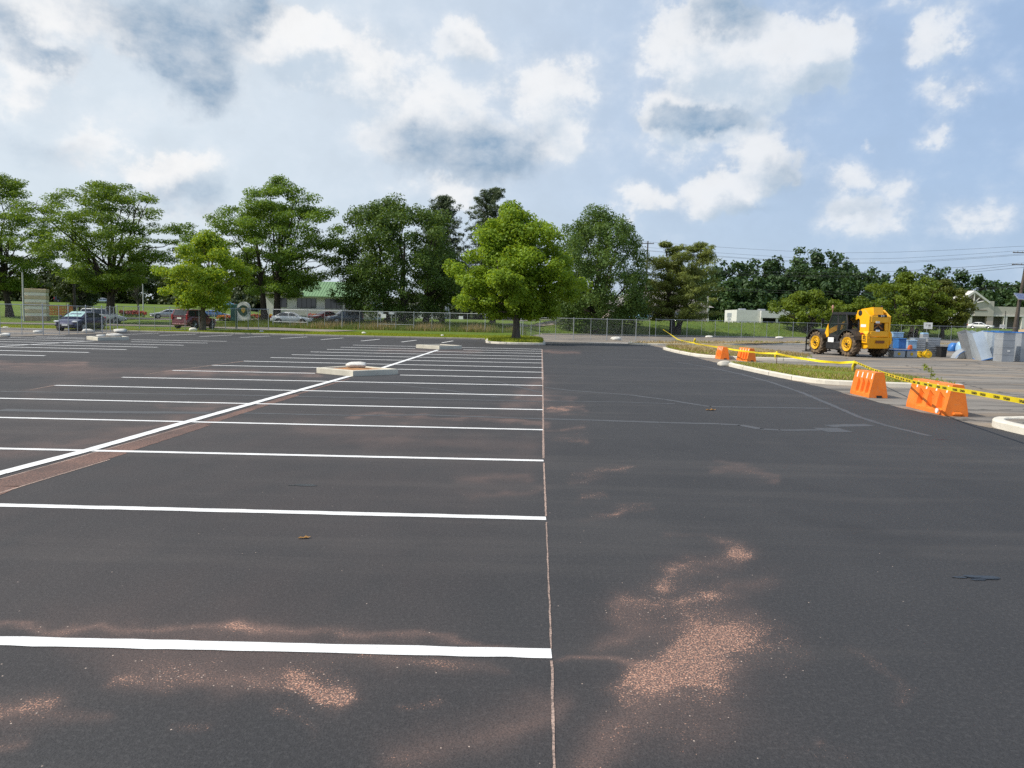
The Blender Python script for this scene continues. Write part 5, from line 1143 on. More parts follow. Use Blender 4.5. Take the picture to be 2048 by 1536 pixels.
    for s in (1, -1):
        mb = MB(); mb.loft([[(x, s * y, z) for y, z in ((.745, .78), (.86, .88), (.86, 1.42), (.745, 1.58))] for x in (-2.82, -2.36)]); mb.build('side_bulge', MYEL, e)
        for z in (1.0, 1.12, 1.24): mb = MB(); mb.box((-2.6, s * .865, z), (.3, .02, .05)); mb.build('vent_slot', MBLACK, e)
    mb = MB(); mb.tube([(-1.9, -.7, 2.3), (-1.9, -.7, 2.95), (-2.0, -.7, 3.12)], .06, 8); mb.build('exhaust_pipe', MSTEEL, e, True)
    mb = MB(); mb.tube([(-2.63, -.3, 1.7), (-2.63, .0, 1.95), (-2.63, .32, 1.72)], .05, 6); mb.tube([(-2.63, -.2, 2.02), (-2.63, .3, 2.0)], .04, 6); mb.build('hydraulic_hose', simple('hose_rust', (.30, .14, .05), .6), e, True)
    for y, z in ((.18, 2.12), (.14, 1.62)): mb = MB(); mb.box((-2.81, y, z), (.02, .26, .12)); mb.build('sticker', MWHITE, e)
    mb = MB(); mb.box((-2.82, -.05, .95), (.03, .62, .16), .01); mb.build('number_plate', simple('rust_plate', (.20, .07, .02), .7), e)
    mb = MB(); mb.box((-2.81, -.12, 2.50), (.03, .62, .14), .01); pl = mb.build('name_plate', MBLACK, e)
    tx = bpy.data.curves.new('lettering', 'FONT'); tx.body = 'TELEHANDLER' if False else 'JCB'; tx.size = .15; tx.extrude = .004; tx.align_x = 'CENTER'; tx.align_y = 'CENTER'
    to = bpy.data.objects.new('lettering', tx); col.objects.link(to); to.parent = pl; to.location = (-2.832, -.12, 2.50); to.rotation_euler = (R(90), 0, R(-90)); tx.materials.append(MWHITE)
    me_ = bpy.data.meshes.new_from_object(to.evaluated_get(bpy.context.evaluated_depsgraph_get())); lo_ = bpy.data.objects.new('lettering', me_); col.objects.link(lo_); lo_.parent = pl; lo_.location = to.location; lo_.rotation_euler = to.rotation_euler; bpy.data.objects.remove(to)
    # boom: lies along the machine's right side, sloping down towards the front
    mb = MB(); mb.prism([(-2.6, 2.55), (-1.55, 2.45), (-1.0, 2.25), (-.9, 2.5), (-1.5, 2.92), (-2.5, 3.02)], -.36, .30); mb.build('boom_pivot', MYEL, e)
    for s in (.66, -.68):
        mb = MB(); mb.lathe([(.001, -.09), (.17, -.09), (.17, .09), (.001, .09)], 16, 'Y', (-1.95, s, 2.66)); mb.build('pivot_pin', MSTEEL, e, True)
        mb = MB(); mb.box((-2.3, s + (.085 if s > 0 else -.065), 1.9), (.45, .02, .16)); mb.build('sticker', MWHITE, e)
    def beam(x0, z0, x1, z1, w, h, mat, name):
        mb = MB(); mb.loft([[(x, yy, z + zz) for yy, zz in ((-w / 2 - .28, -h / 2), (w / 2 - .28, -h / 2), (w / 2 - .28, h / 2), (-w / 2 - .28, h / 2))] for x, z in ((x0, z0), (x1, z1))]); return mb.build(name, mat, e)
    beam(-2.3, 2.72, 1.2, 1.75, .42, .46, MYEL, 'boom'); beam(1.2, 1.75, 2.2, 1.45, .32, .34, MYEL, 'boom_extension'); beam(2.1, 1.5, 2.55, .75, .30, .34, MSTEEL, 'boom_nose')
    mb = MB(); mb.tube([(-1.4, -.28, 1.35), (-.1, -.28, 2.0)], .09, 8); mb.build('lift_ram', MCHROME, e, True)
    # cab on the machine's left
    y0, y1 = .10, .98
    cp = [(-1.05, 1.0), (.35, 1.0), (.80, 1.25), (.62, 2.02), (.30, 2.62), (-.95, 2.62), (-1.12, 2.0)]
    mb = MB(); mb.box((-.15, (y0 + y1) / 2, 1.02), (1.75, .90, .55), .04); mb.build('cab_floor', MSTEEL, e)
    mb = MB(); mb.prism([(-1.02, 2.56), (.36, 2.56), (.30, 2.72), (-.90, 2.72)], y0 - .02, y1 + .02); mb.build('cab_roof', MSTEEL, e)
    for y in (y0 + .04, y1 - .04):
        for pts in ([(.80, 1.25), (.62, 2.02), (.32, 2.6)], [(-1.08, 1.2), (-1.12, 2.0), (-.97, 2.6)], [(-.22, 1.2), (-.24, 2.0), (-.20, 2.6)], [(-1.1, 1.98), (-.24, 1.98)]):
            mb = MB(); mb.tube([(x, y, z) for x, z in pts], .055, 6); mb.build('cab_pillar', MSTEEL, e)
    for y in (y0 + .03, y1 - .03):
        mb = MB(); mb.prism([(-.20, 1.3), (.76, 1.3), (.60, 2.02), (.31, 2.56), (-.18, 2.56)], y - .004, y + .004); mb.build('side_glass', MCABG, e); mb = MB(); mb.prism([(-1.06, 1.3), (-.26, 1.3), (-.26, 2.56), (-.95, 2.56), (-1.10, 2.0)], y - .004, y + .004); mb.build('side_glass', MCABG, e)
    mb = MB(); mb.loft([[(x, yy, z) for yy in (y0 + .06, y1 - .06)] for x, z in ((.80, 1.3), (.63, 2.02), (.33, 2.56))], caps=False, closed=False); mb.build('windscreen', MCABG, e)
    mb = MB(); mb.box((-.45, .54, 1.5), (.5, .5, .14), .05); mb.box((-.68, .54, 1.85), (.14, .48, .65), .05); mb.build('seat', MBLACK, e, True)
    mb = MB(); mb.tube([(.5, .54, 1.25), (.28, .54, 1.75)], .035, 6); mb.lathe([(.17, -.015), (.2, 0), (.17, .015)], 16, 'Z', (.27, .54, 1.78)); mb.build('steering_wheel', MBLACK, e)
    mb = MB(); mb.prism([(.56, 1.2), (.95, 1.05), (1.02, 1.25), (.66, 2.0)], y1 - .02, y1 + .03); mb.build('front_guard', MYEL, e)
    mb = MB(); mb.box((-.05, 1.0, .62), (1.5, .22, .5), .06); mb.build('step_box', MSTEEL, e); mb = MB(); mb.box((.15, 1.12, .98), (.55, .03, .30)); mb.build('sticker', MWHITE, e)
    mb = MB(); mb.box((0, -.85, 1.35), (2.0, .65, .75), .08); mb.build('engine_cover', MYEL, e, True)
    mb = MB(); mb.tube([(.45, .9, 2.7), (.45, .9, 2.95)], .02, 6); mb.lathe([(.01, 0), (.07, .0), (.08, .1), (.05, .2), (.01, .22)], 10, 'Z', (.45, .9, 2.95)); mb.build('beacon', simple('beacon_lens', (.42, .22, .16), .3), e, True)
    for s in (1, -1): mb = MB(); mb.tube([(.75, .54 + s * .45, 2.1), (.95, .54 + s * .62, 2.2)], .02, 5); mb.box((.97, .54 + s * .65, 2.15), (.05, .2, .32), .02); mb.build('mirror', MBLACK, e)
    # fork carriage at the nose
    mb = MB()
    for y in (-.9, -.3, .3, .9): mb.box((3.0, y - .0, .62), (.07, .06, .95))
    for z in (.2, .62, 1.07): mb.box((2.97, 0, z), (.06, 1.95, .09))
    mb.build('fork_carriage', MSTEEL, e)
    for y in (-.5, .5): mb = MB(); mb.box((3.35, y, .1), (1.2, .12, .05), .01); mb.box((2.81, y, .45), (.05, .12, .7)); mb.build('fork', MSTEEL, e)
    mb = MB(); mb.tube([(-2.5, -.7, 1.0), (-2.5, -1.0, 1.0)], .03, 6); mb.box((-2.55, 1.0, 1.42), (.12, .2, .12), .03); mb.build('rear_lamp', MTAIL, e)
    return e
telehandler()
# ------------------------------------------------------------------ concrete boxes with mulch in the striped rows
MMULCH = simple('brown_mulch', (.36, .19, .09), .95, 0, .1, .35, 14., bump=.8); MWOODC = concrete_material('stained_concrete', (.50, .47, .39), (.62, .58, .48))
def planter(label, corners, h, fill=None, fz=.02):
    ps = ccw([tuple(G(*p)[:]) for p in corners]); ps = [Vector(p) for p in ps]; c = sum(ps, Vector()) / len(ps)
    e = empty('concrete_planter', c, 0, label, 'planter', 'square concrete boxes set in the striped rows'); w = .17; rel = [p - c for p in ps]; n = len(rel)
    inn = [p * (1 - w / (p.length * .7)) for p in rel]
    vs = []; fs = []
    for i in range(n):
        vs += [(rel[i].x, rel[i].y, -.01), (rel[i].x, rel[i].y, h - .015), (rel[i].x * .99, rel[i].y * .99, h), (inn[i].x * 1.01, inn[i].y * 1.01, h), (inn[i].x, inn[i].y, h - .015), (inn[i].x, inn[i].y, -.01)]
    for i in range(n):
        k = (i + 1) % n
        for j in range(5): fs.append((i * 6 + j, k * 6 + j, k * 6 + j + 1, i * 6 + j + 1))
    mb = MB(); mb.add(vs, fs); mb.build('kerb_frame', MWOODC, e)
    N = 12; vs = []; fs = []
    for a in range(N + 1):
        for b in range(N + 1):
            u, v = a / N, b / N; p = (inn[0] * (1 - u) + inn[1] * u) * (1 - v) + (inn[3] * (1 - u) + inn[2] * u) * v
            vs.append((p.x, p.y, h - .05 + fz * 2 * (1 - (2 * u - 1) ** 2) * (1 - (2 * v - 1) ** 2) + random.uniform(0, .02)))
            if a and b: i = a * (N + 1) + b; fs.append((i - N - 2, i - 1, i, i - N - 1))
    mb = MB(); mb.add(vs, fs); mb.build('mulch', fill or MMULCH, e, True)
    return e, c
e1, c1 = planter('nearest square concrete box with orange brown mulch in the striped rows', [(706, 753), (796, 748.8), (712, 740.8), (633, 746)], .17)
e2, c2 = planter('far square concrete box at the end of the wide white line, without bags', [(878.6, 698.7), (923.5, 697.8), (880, 694.8), (832, 696)], .2, MPAV)
e3, c3 = planter('low square concrete box at left carrying white sandbags', [(195.5, 681.4), (258, 680), (236, 677.0), (173, 678.8)], .2, MPAV)
# sandbags
def bag(label, loc, s, rz=0., flat=.42, seed=0, cat='sandbag', mat=None, group='white sandbags lying about'):
    bm = bmesh.new(); bmesh.ops.create_uvsphere(bm, u_segments=18, v_segments=11, radius=.5); rg = random.Random(seed)
    a = [rg.uniform(0, 6.28) for _ in range(5)]
    for v in bm.verts:
        x, y, z = v.co; k = 1 + .12 * math.sin(5 * x + a[0]) * math.cos(4 * y + a[1]) + .08 * math.sin(9 * y + 6 * z + a[2])
        x = math.copysign(abs(x * 2) ** .72 / 2, x); y = math.copysign(abs(y * 2) ** .75 / 2, y); v.co = (x * k, y * .62 * k, max(z * flat * k, -.11) + .11)
    for x in (-.5, .5):                                     # gathered ends
        for v in bm.verts:
            d = abs(v.co.x - x)
            if d < .1: v.co.z += .05 * (1 - d / .1); v.co.y *= .75
    me = bpy.data.meshes.new('sandbag'); bm.to_mesh(me); bm.free(); me.shade_smooth(); me.materials.append(mat or MBAG)
    o = bpy.data.objects.new('sandbag', me); col.objects.link(o); o.location = loc; o.rotation_euler = (0, 0, rz); o.scale = (s,) * 3; return tag(o, label, cat, group)
bag('white sandbag lying on the mulch of the nearest concrete box', (c1.x - .05, c1.y + .25, .17), .66, .2, .30, 1)
bag('left sandbag on the low concrete box at left', (c3.x - .4, c3.y - .1, .17), .5, .6, .36, 2); bag('right, longer sandbag on the low concrete box at left', (c3.x + .3, c3.y + .2, .17), .85, .1, .32, 3)
for px, py, s, lb in ((177, 665.5, .85, 'white sandbag on the fence foot just in front of the navy hatchback'), (240, 665.2, .95, 'flat white sandbag right of the navy hatchback, on the paving edge'), (75, 665.8, .6, 'white sandbag between the stone pylon and the left stall lines'), (10, 658, .6, 'white sandbag at the left frame edge behind the fence'), (10, 673, .6, 'white sandbag at the left frame edge in front of the fence'),
                      (1232, 680.8, 1.0, 'white sandbag at the fence foot right of the bright maple island'), (1418, 676, .9, 'white sandbag in the straw strip before the grass bank'), (1558, 678, 1.0, 'flat white sandbag by the fence left of the telehandler')):
    g = G(px, py); bag(lb, (g.x, g.y, .01), s, random.uniform(-.4, .4), .45, int(px))
g = G(1447, 732); bag('pale broken lump lying at the tip of the nearer grassed island', (g.x, g.y, .004), .56, .2, .6, 9, 'rubble', MCURB, 'lumps')
for px, py, d, s, lb in ((386, 655.5, 65, .7, 'white bag at the fence foot below the low bright maple'), (523, 661, 66, .35, 'small white scrap in the verge grass right of the crest sign'), (728, 663.5, 67, .4, 'small white scrap in the verge grass below the pale boards'), (885, 668.5, 65.5, .3, 'small white scrap in the verge grass left of the bright maple')):
    p = P(px, py, d); bag(lb, (p.x, d, zt1(p.x, d) + .06), s, .3, .6, int(px), 'scrap', None, 'white scraps in the grass')

# ------------------------------------------------------------------ orange water barriers
def orange_material():
    t = NT('orange_plastic'); p = t.coord(); k = t.noise(3, 5, .65, p); g = t.noise(22, 5, .75, p)
    c = t.mix(t.rng(k, .35, .65), (.72, .165, .018), (.84, .22, .03)); c = t.mix(t.rng(g, .54, .68, 0, .5), c, (.44, .24, .13)); t.bsdf(c, .5, 0, .35, t.bump(g, .1, .004)); return t.mat
MORG = orange_material(); MREFL = simple('white_reflector', (.74, .72, .68), .4, 0, .4, .1)
def barrier_meshes(Lb=1.05, Wb=.62, Wt=.22, H=.56, ribs=4):
    """solid with a flat top, sloped sides whose lower halves are cut by tapering flutes"""
    xs = []; step = Lb / ribs; fl = {}
    for i in range(ribs):
        a = -Lb / 2 + i * step
        for t, q in ((0, 0), (.34, 0), (.86, .95), (.92, 1), (.97, 0)): xs.append((a + t * step, q if i < ribs - 1 else 0))
    xs.append((Lb / 2, 0)); rings = []
    levels = [(0, 0), (.12, .0), (.20, .55), (.55, .10), (.72, 0), (.93, 0), (1.0, 0)]
    for x, q in xs:
        half = []
        for f, dep in levels:
            z = H * f; w = lerp(Wb / 2, Wt / 2, max(0, (f - .10) / .90)) if f > .10 else Wb / 2
            if f == 1.0: w -= .012
            dd = [0, 0, .11, .075, 0, 0, 0][levels.index((f, dep))] * q
            half.append((w - dd, z))
        rings.append([(x, y, z) for y, z in half] + [(x, -y, z) for y, z in half[::-1]])
    b = MB(); b.loft(rings); return b
def barrier(label, near_px, far_px, H, Lb=None, plant=False, hand_hole=True):
    a = G(*near_px); b = G(*far_px); d = b - a; ln = d.length; Lb = Lb or ln
    ang = math.atan2(d.y, d.x)
    W = H * .72; side = Vector((d.y, -d.x, 0)).normalized()      # measured edge is the left foot; body lies to its right
    c = a + d.normalized() * Lb / 2 + side * W / 2
    e = empty('traffic_barrier', (c.x, c.y, .006), ang, label, 'barrier', 'orange plastic water barriers')
    bm_ = barrier_meshes(Lb, W, W * .50, H); bm_.build('body', MORG, e)
    k = Lb / 4
    for i in range(4):
        x = -Lb / 2 + (i + .32) * k
        for s in (1, -1):
            mb = MB(); z0, z1 = H * .73, H * .95
            def yy(z): f = z / H; return (lerp(W / 2, W * .25, (f - .10) / .90)) * s
            mb.add([(x - .028, yy(z0) + s * .004, z0), (x + .028, yy(z0) + s * .004, z0), (x + .028, yy(z1) + s * .004, z1), (x - .028, yy(z1) + s * .004, z1), (x - .028, yy(z0) - s * .02, z0), (x + .028, yy(z0) - s * .02, z0), (x + .028, yy(z1) - s * .02, z1), (x - .028, yy(z1) - s * .02, z1)], [(0, 1, 2, 3), (4, 5, 6, 7), (0, 1, 5, 4), (1, 2, 6, 5), (2, 3, 7, 6), (3, 0, 4, 7)]); mb.build('reflector', MREFL, e)
    mb = MB(); mb.box((-Lb / 2 - .004, -.02, .03), (.03, .13, .06)); mb.build('drain_notch', MBLACK if hand_hole else MORG, e)
    mb = MB(); mb.lathe([(.02, 0), (.04, 0), (.045, .012), (.02, .016)], 12, 'Z', (0, 0, H)); mb.build('fill_cap', MORG, e)
    return e, c
BR = [barrier('farthest orange barrier, beside the straw covered mound', (1440.5, 719), (1423.5, 715.2), .63, 1.15), barrier('second farthest orange barrier, touching the near grassed island tip', (1494, 723.3), (1477.5, 721), .64, 1.25),
      barrier('orange barrier in front of the right end of the near grassed island', (1737.5, 796), (1695.5, 786), .65, 1.15), barrier('nearest and largest orange barrier with a round cap, crossed by the caution tape', (1889, 832.5), (1806, 811.5), .65, 1.75, False, False)]
e4, c4 = BR[3]
mb = MB(); mb.lathe([(.01, -.014), (.05, -.014), (.055, .01), (.02, .012), (.01, .004)], 14, 'Y', (-.72, 0, 0)); o = mb.build('drain_plug', MREFL, e4, True); o.location = (0, .322, .09)
mb = MB(); mb.box((-.885, -.02, .05), (.06, .2, .07), .02); mb.build('end_lug', MORG, e4)

# ------------------------------------------------------------------ caution tape and its stakes
MTAPE = simple('yellow_tape', (.80, .62, .015), .4, 0, .5, .08, 5.); MINK = simple('tape_ink', (.03, .03, .02), .5); MREB = simple('rusty_bar', (.10, .06, .045), .8, .3, .3, .3, 12.)
def stake(px, py, top, label, mat=MREB, extra=None):
    g = G(px, py); e = empty('tape_stake', g, 0, label, 'stake', 'stakes holding the caution tape'); H = P(px, top, g.y).z
    mb = MB(); mb.tube([(0, 0, -.2), (.02, 0, H)], .016, 7); mb.build('bar', mat, e, True)
    mb = MB()                                                # tape knot and hanging ends
    for k in range(3):
        a = .5 + k * 1.1; mb.tube([(math.cos(a) * .03, math.sin(a) * .03, H - .06), (math.cos(a) * .08, math.sin(a) * .05, H - .12 - .05 * k), (math.cos(a) * .06, math.sin(a) * .07, H - .20 - .09 * k)], [.02, .03, .022], 5)
    mb.lathe([(.02, H - .12), (.05, H - .10), (.045, H - .04), (.02, H - .02)], 8); mb.build('tape_knot', MTAPE, e)
    return e, g, H
stake(1389, 700, 676, 'thin stake with a green tag in the straw covered mound', simple('green_stake', (.06, .11, .03), .7)); stake(1552.5, 728, 702, 'rusty stake with hanging yellow tape, left of the near grassed island'); stake(1708, 752, 721, 'rusty stake with a tape knot behind the third barrier')
def tape(label, pts, w=.075, text=None):
    """pts: (px, py, distance) of the tape's middle; the ribbon hangs upright with a little thickness"""
    P3 = [P(*p) for p in pts]; o = P3[0].copy(); e = empty('caution_tape', o, 0, label, 'tape', 'yellow caution tape spans'); sm = []
    for a, b in zip(P3[:-1], P3[1:]):
        for i in range(8): sm.append(a.lerp(b, i / 8))
    sm.append(P3[-1]); rings = []
    for i, p in enumerate(sm):
        d = sm[min(i + 1, len(sm) - 1)] - sm[max(0, i - 1)]; d.normalize(); tw = .35 * math.sin(i * .35) if not text else .1
        nrm = Vector((d.y, -d.x, 0)).normalized(); u = (Vector((0, 0, 1)) * math.cos(tw) + nrm * math.sin(tw)); n2 = u.cross(d).normalized() * .0012; q = p - o
        rings.append([tuple(q + u * w / 2 + n2), tuple(q - u * w / 2 + n2), tuple(q - u * w / 2 - n2), tuple(q + u * w / 2 - n2)])
    mb = MB(); mb.loft(rings); mb.build('ribbon', MTAPE, e)
    return e, sm, o
tape('farthest caution tape span dropping from the fence to the straw covered mound', [(1326, 659, 93), (1340, 668, 80), (1356, 679, 66), (1372, 683, 56), (1389, 686, 47.5)], .075)
tape('caution tape span passing behind the two small far barriers', [(1389, 687, 47.5), (1430, 693.5, 40.5), (1470, 700, 36.5), (1520, 706, 34), (1552, 707, 33.3)], .075)
tape('sagging caution tape span over the near grassed island, between two rusty stakes', [(1552, 707, 33.3), (1590, 715, 31.2), (1640, 722.5, 29), (1680, 725.5, 27.3), (1708, 724, 26.5)], .09)
e_, sm, o_ = tape('nearest caution tape span with upside down lettering, running past the largest barrier', [(1708, 723, 26.5), (1745, 739, 22.5), (1790, 753.5, 18.6), (1823, 763, 16.0), (1880, 774, 13.9), (1940, 784, 12.4), (2000, 794.5, 11.2), (2060, 805, 10.2), (2180, 826, 8.6)], .078, True)
def word_curve(txt, size):
    c = bpy.data.curves.new('lettering', 'FONT'); c.body = txt; c.size = size; c.extrude = .0008; c.align_x = 'CENTER'; c.align_y = 'CENTER'; c.offset = .0015
    o = bpy.data.objects.new('lettering', c); bpy.context.collection.objects.link(o); dg = bpy.context.evaluated_depsgraph_get(); me = bpy.data.meshes.new_from_object(o.evaluated_get(dg)); bpy.data.objects.remove(o); me.materials.clear(); me.materials.append(MINK); return me
wm = word_curve('CAUTION', .056); wl = max(v.co.x for v in wm.vertices) - min(v.co.x for v in wm.vertices)
acc = 0; nxt = 1.2; cnt = 0
for a, b in zip(sm[:-1], sm[1:]):
    L_ = (b - a).length
    while nxt <= acc + L_:
        t = (nxt - acc) / L_; p = a.lerp(b, t); d = (b - a).normalized(); n2 = Vector((d.y, -d.x, 0)).normalized()
        if n2.dot(Vector((0, 0, CAMH)) - p) < 0: n2 = -n2
        up_ = n2.cross(d); up_ = up_ if up_.z > 0 else -up_
        xv = -d if d.dot(Vector((1, 0, 0))) > 0 else d        # upside down: text runs right to left
        yv = -up_; zv = xv.cross(yv)
        m = Matrix((xv, yv, zv)).transposed().to_4x4(); m.translation = p - o_ + n2 * .004 + up_ * .0
        w_ = bpy.data.objects.new('lettering', wm); col.objects.link(w_); w_.parent = e_; w_.matrix_parent_inverse = Matrix(); w_.matrix_local = m @ Matrix.Scale(.92, 4)
        cnt += 1; nxt += wl + (.12 if cnt % 2 else .30)
    acc += L_

# ------------------------------------------------------------------ sheet metal ductwork and site stuff at the right
MDUCT = simple('duct_sheet_metal', (.37, .39, .41), .4, .4, .5, .14, 1.6); MDUCTB = simple('bright_sheet_metal', (.50, .57, .64), .3, .35, .5, .12, 1.5); MFILM = simple('blue_film', (.035, .15, .42), .35, 0, .5, .25, 5.); MFILML = simple('pale_blue_film', (.30, .47, .66), .35, .1, .5, .2, 4.); MINS = simple('dark_inside', (.02, .022, .024), .9)
def duct(label, px, py, w, dep, h, rz=0., tilt=(0, 0), seams=4, film='top', mat=None, group='sheet metal duct pieces stacked on the pavement', name='duct_piece', z=0., dist=None):
    g = G(px, py) if dist is None else P(px, py, dist); e = empty(name, (g.x, g.y, .006 + z if dist is None else g.z), 0, label, 'duct', group); e.rotation_euler = (tilt[0], tilt[1], rz)
    t = .012; mb = MB(); mat = mat or MDUCT
    for s in (1, -1): mb.box((0, s * (dep / 2 - t / 2), h / 2), (w, t, h)); mb.box((s * (w / 2 - t / 2), 0, h / 2), (t, dep - 2 * t - .002, h))
    mb.build('shell', mat, e)
    for i in range(1, seams):
        q = MB(); q.box((0, 0, h * i / seams), (w + .02, dep + .02, .025), .004); q.build('seam', mat, e)
    if film:
        q = MB(); q.box((0, 0, h - .01 if 'top' in film else .01), (w + .03, dep + .03, .05), .01); q.build('end_film', MFILM, e)
        if film == 'both': q = MB(); q.box((0, 0, .02), (w + .03, dep + .03, .06), .01); q.build('end_film', MFILM, e)
    q = MB(); q.box((0, 0, h * .05), (w - .03, dep - .03, .02)); q.build('lining', MINS, e)
    return e
duct('tall grey upright duct with horizontal seams, second from the right frame edge', 2006, 723, .72, .7, 1.68, R(4), seams=4)
q = G(2007, 722.5); mb = MB(); mb.box((0, 0, 0), (.16, .004, .09)); o = mb.build('sticker', MWHITE, bpy.data.objects['duct_piece']); o.location = (.02, -.36, .62)
duct('upright grey duct cut by the right frame edge', 2046, 723, 1.0, .8, 1.68, R(3), seams=1)
duct('narrow bright upright duct behind the leaning ones', 1985, 720, .50, .8, 1.70, R(-12), seams=2, mat=MDUCTB)
duct('dark shaded upright duct between the bright one and the seamed one', 1998, 716, .8, .8, 1.74, R(0), seams=2)
duct('pale blue upright duct just behind the leaning ducts', 1973, 717, .55, .5, 1.72, R(10), seams=1, mat=MDUCTB)
duct('shadowed upright duct behind the right frame edge group', 2028, 717, .7, .6, 1.70, R(0), seams=1)
duct('left leaning grey duct with a bright narrow front', 1942, 718, .50, .9, 1.75, R(-18), (R(8), R(-19)), seams=1, film='both')
duct('middle leaning duct, pale blue', 1957, 719.5, .30, .9, 1.75, R(-14), (R(8), R(-18)), seams=1, film='both', mat=MDUCTB)
duct('right leaning bright duct glaring white at its lower end', 1971, 721, .62, .5, 1.72, R(-6), (R(-14), R(-16)), seams=1, film='both', mat=MDUCTB)
# curved elbow lying on the ground
g = G(1913, 717); e = empty('duct_elbow', (g.x, g.y, .006), R(8), 'curved grey duct elbow lying left of the leaning ducts', 'duct'); rings = []
for i in range(9):
    a = R(8 + i * 9); r0, r1 = .18, .95; ox, oz = .75, -.35
    rings.append([(ox - r1 * math.cos(a) * 1.05, -.28, oz + r1 * math.sin(a)), (ox - r1 * math.cos(a) * 1.05, .28, oz + r1 * math.sin(a)), (ox - (r1 - .62) * math.cos(a), .28, max(0.01, oz + (r1 - .62) * math.sin(a))), (ox - (r1 - .62) * math.cos(a), -.28, max(0.01, oz + (r1 - .62) * math.sin(a)))])
rings = [[(x, y, max(.01, z + .03)) for x, y, z in r] for r in rings]
mb = MB(); mb.loft(rings); mb.build('shell', MDUCT, e, False)
mb = MB(); mb.tube([(-.30, -.30, .05), (.0, -.31, .34), (.45, -.31, .55)], .02, 5); mb.build('flange', MFILM, e)
# crumpled blue film behind
g = G(1907, 703); bag('bundle of crumpled blue plastic film behind the duct elbow', (g.x, g.y, .0), 1.05, .3, 1.1, 4, 'film', MFILM, 'blue film')
g = G(1919, 704); bag('taller pale blue film bundle leaning against the leaning ducts', (g.x, g.y, .0), .85, 1.3, 1.8, 6, 'film', MFILML, 'blue film')
# ribbed panels
def panel(label, px, py, w, h, rz, ribs=8):
    g = G(px, py); e = empty('louvre_panel', (g.x, g.y, .006), rz, label, 'panel', 'grey ribbed panels'); mb = MB(); mb.box((0, 0, h / 2), (w, .5, h), .01); mb.build('case', MDUCT, e)
    for i in range(ribs): q = MB(); q.box((0, -.262, h * (i + .7) / (ribs + .4)), (w * .94, .03, h / ribs * .62), .01); q.build('rib', MGALV, e)
    q = MB(); q.box((0, 0, h + .012), (w + .05, .55, .03)); q.build('lid', MDUCTB, e); return e
panel('left grey ribbed panel behind the yellow drums', 1833.5, 713, .76, 1.15, R(3)); panel('right grey ribbed panel, left of the dark bin', 1861, 713.3, .86, 1.18, R(3))
g = G(1882.5, 714.5); e = empty('dark_bin', (g.x, g.y, .006), R(5), 'dark open bin standing between the ribbed panel and the duct elbow', 'bin'); mb = MB(); mb.loft([[(x * s, y * s, z) for x, y in ((-.2, -.25), (.2, -.25), (.2, .25), (-.2, .25))] for s, z in ((.85, 0), (1, .62), (1.12, .63), (1.12, .68), (.95, .68), (.8, .05))]); mb.build('tub', MBLACK, e); mb = MB(); mb.box((0, -.262, .5), (.2, .03, .05), .01); mb.build('handle', MBLACK, e)
mb = MB()
# yellow drums
MYD = simple('yellow_drum_paint', (.66, .42, .012), .45, 0, .4, .15, 8.)
g = G(1837.5, 715); e = empty('yellow_drum', (g.x, g.y, .006), 0, 'squat yellow drum with banded rims left of the round yellow one', 'drum'); MB().lathe([(.01, 0), (.2, 0), (.21, .03), (.19, .06), (.19, .17), (.215, .19), (.19, .21), (.19, .33), (.21, .35), (.2, .38), (.01, .38)], 20).build('barrel', MYD, e, True); MB().lathe([(.01, .385), (.15, .385), (.15, .40), (.01, .40)], 18).build('lid', MBLACK, e)
g = G(1853.5, 716); e = empty('yellow_drum', (g.x, g.y, .006), 0, 'round yellow reel shaped drum in front of the right ribbed panel', 'drum'); MB().lathe([(.01, -.17), (.22, -.17), (.22, -.13), (.14, -.12), (.14, .12), (.22, .13), (.22, .17), (.01, .17)], 20, 'Y', (0, 0, .22)).build('barrel', MYD, e, True); MB().lathe([(.01, -.2), (.06, -.2), (.06, .2), (.01, .2)], 12, 'Y', (0, 0, .22)).build('hub', MYEL, e, True); MB().tube([(-.1, 0, .36), (-.06, -.05, .5), (.08, .02, .5), (.1, 0, .36)], .025, 6).build('handle', MYD, e)
# grey boxes with yellow dots and blue lids
def gbox(label, px, py, w, h, film=MFILM, dot=True, z=0., mat=None, dep=.6):
    g = G(px, py); e = empty('duct_box', (g.x, g.y + (.0 if z == 0 else .1), .006 + z), R(4), label, 'box', 'grey and blue duct boxes beside the telehandler'); MB().box((0, 0, h / 2), (w, dep, h), .02).build('case', mat or MDUCT, e)
    MB().box((0, 0, h + .02), (w + .06, dep + .06, .05), .015).build('lid', film, e)
    if dot: MB().lathe([(.01, -.02), (.09, -.02), (.09, .0), (.01, .0)], 14, 'Y', (-.03, -dep / 2 - .0, h * .52)).build('yellow_cap', MYD, e)
    return e
gbox('left grey box with a yellow dot next to the rear tyre', 1793, 714.5, .74, .42); gbox('right grey box with a yellow dot, left of the yellow drums', 1818, 715, .66, .42)
gbox('dark blue box stacked on the left dotted grey box', 1799, 713.5, .52, .62, MFILM, False, .49, MFILM); gbox('light blue box stacked on the right dotted grey box', 1819, 713, .6, .5, MFILML, False, .49, MFILML)
gbox('pale blue angled duct piece topmost on the pile beside the telehandler', 1790, 712, .7, .3, MFILML, False, 1.18, MFILML); gbox('narrow grey box hidden between the rear tyre and the dotted box', 1775, 711, .5, 1.15, MGALV, False)
g = G(1816, 714); bag('orange red coiled hose heap lying on the right dotted grey box', (g.x, g.y - .15, .47), .34, .2, 1.4, 8, 'hose', simple('orange_hose', (.60, .13, .03), .6), 'hose'); 
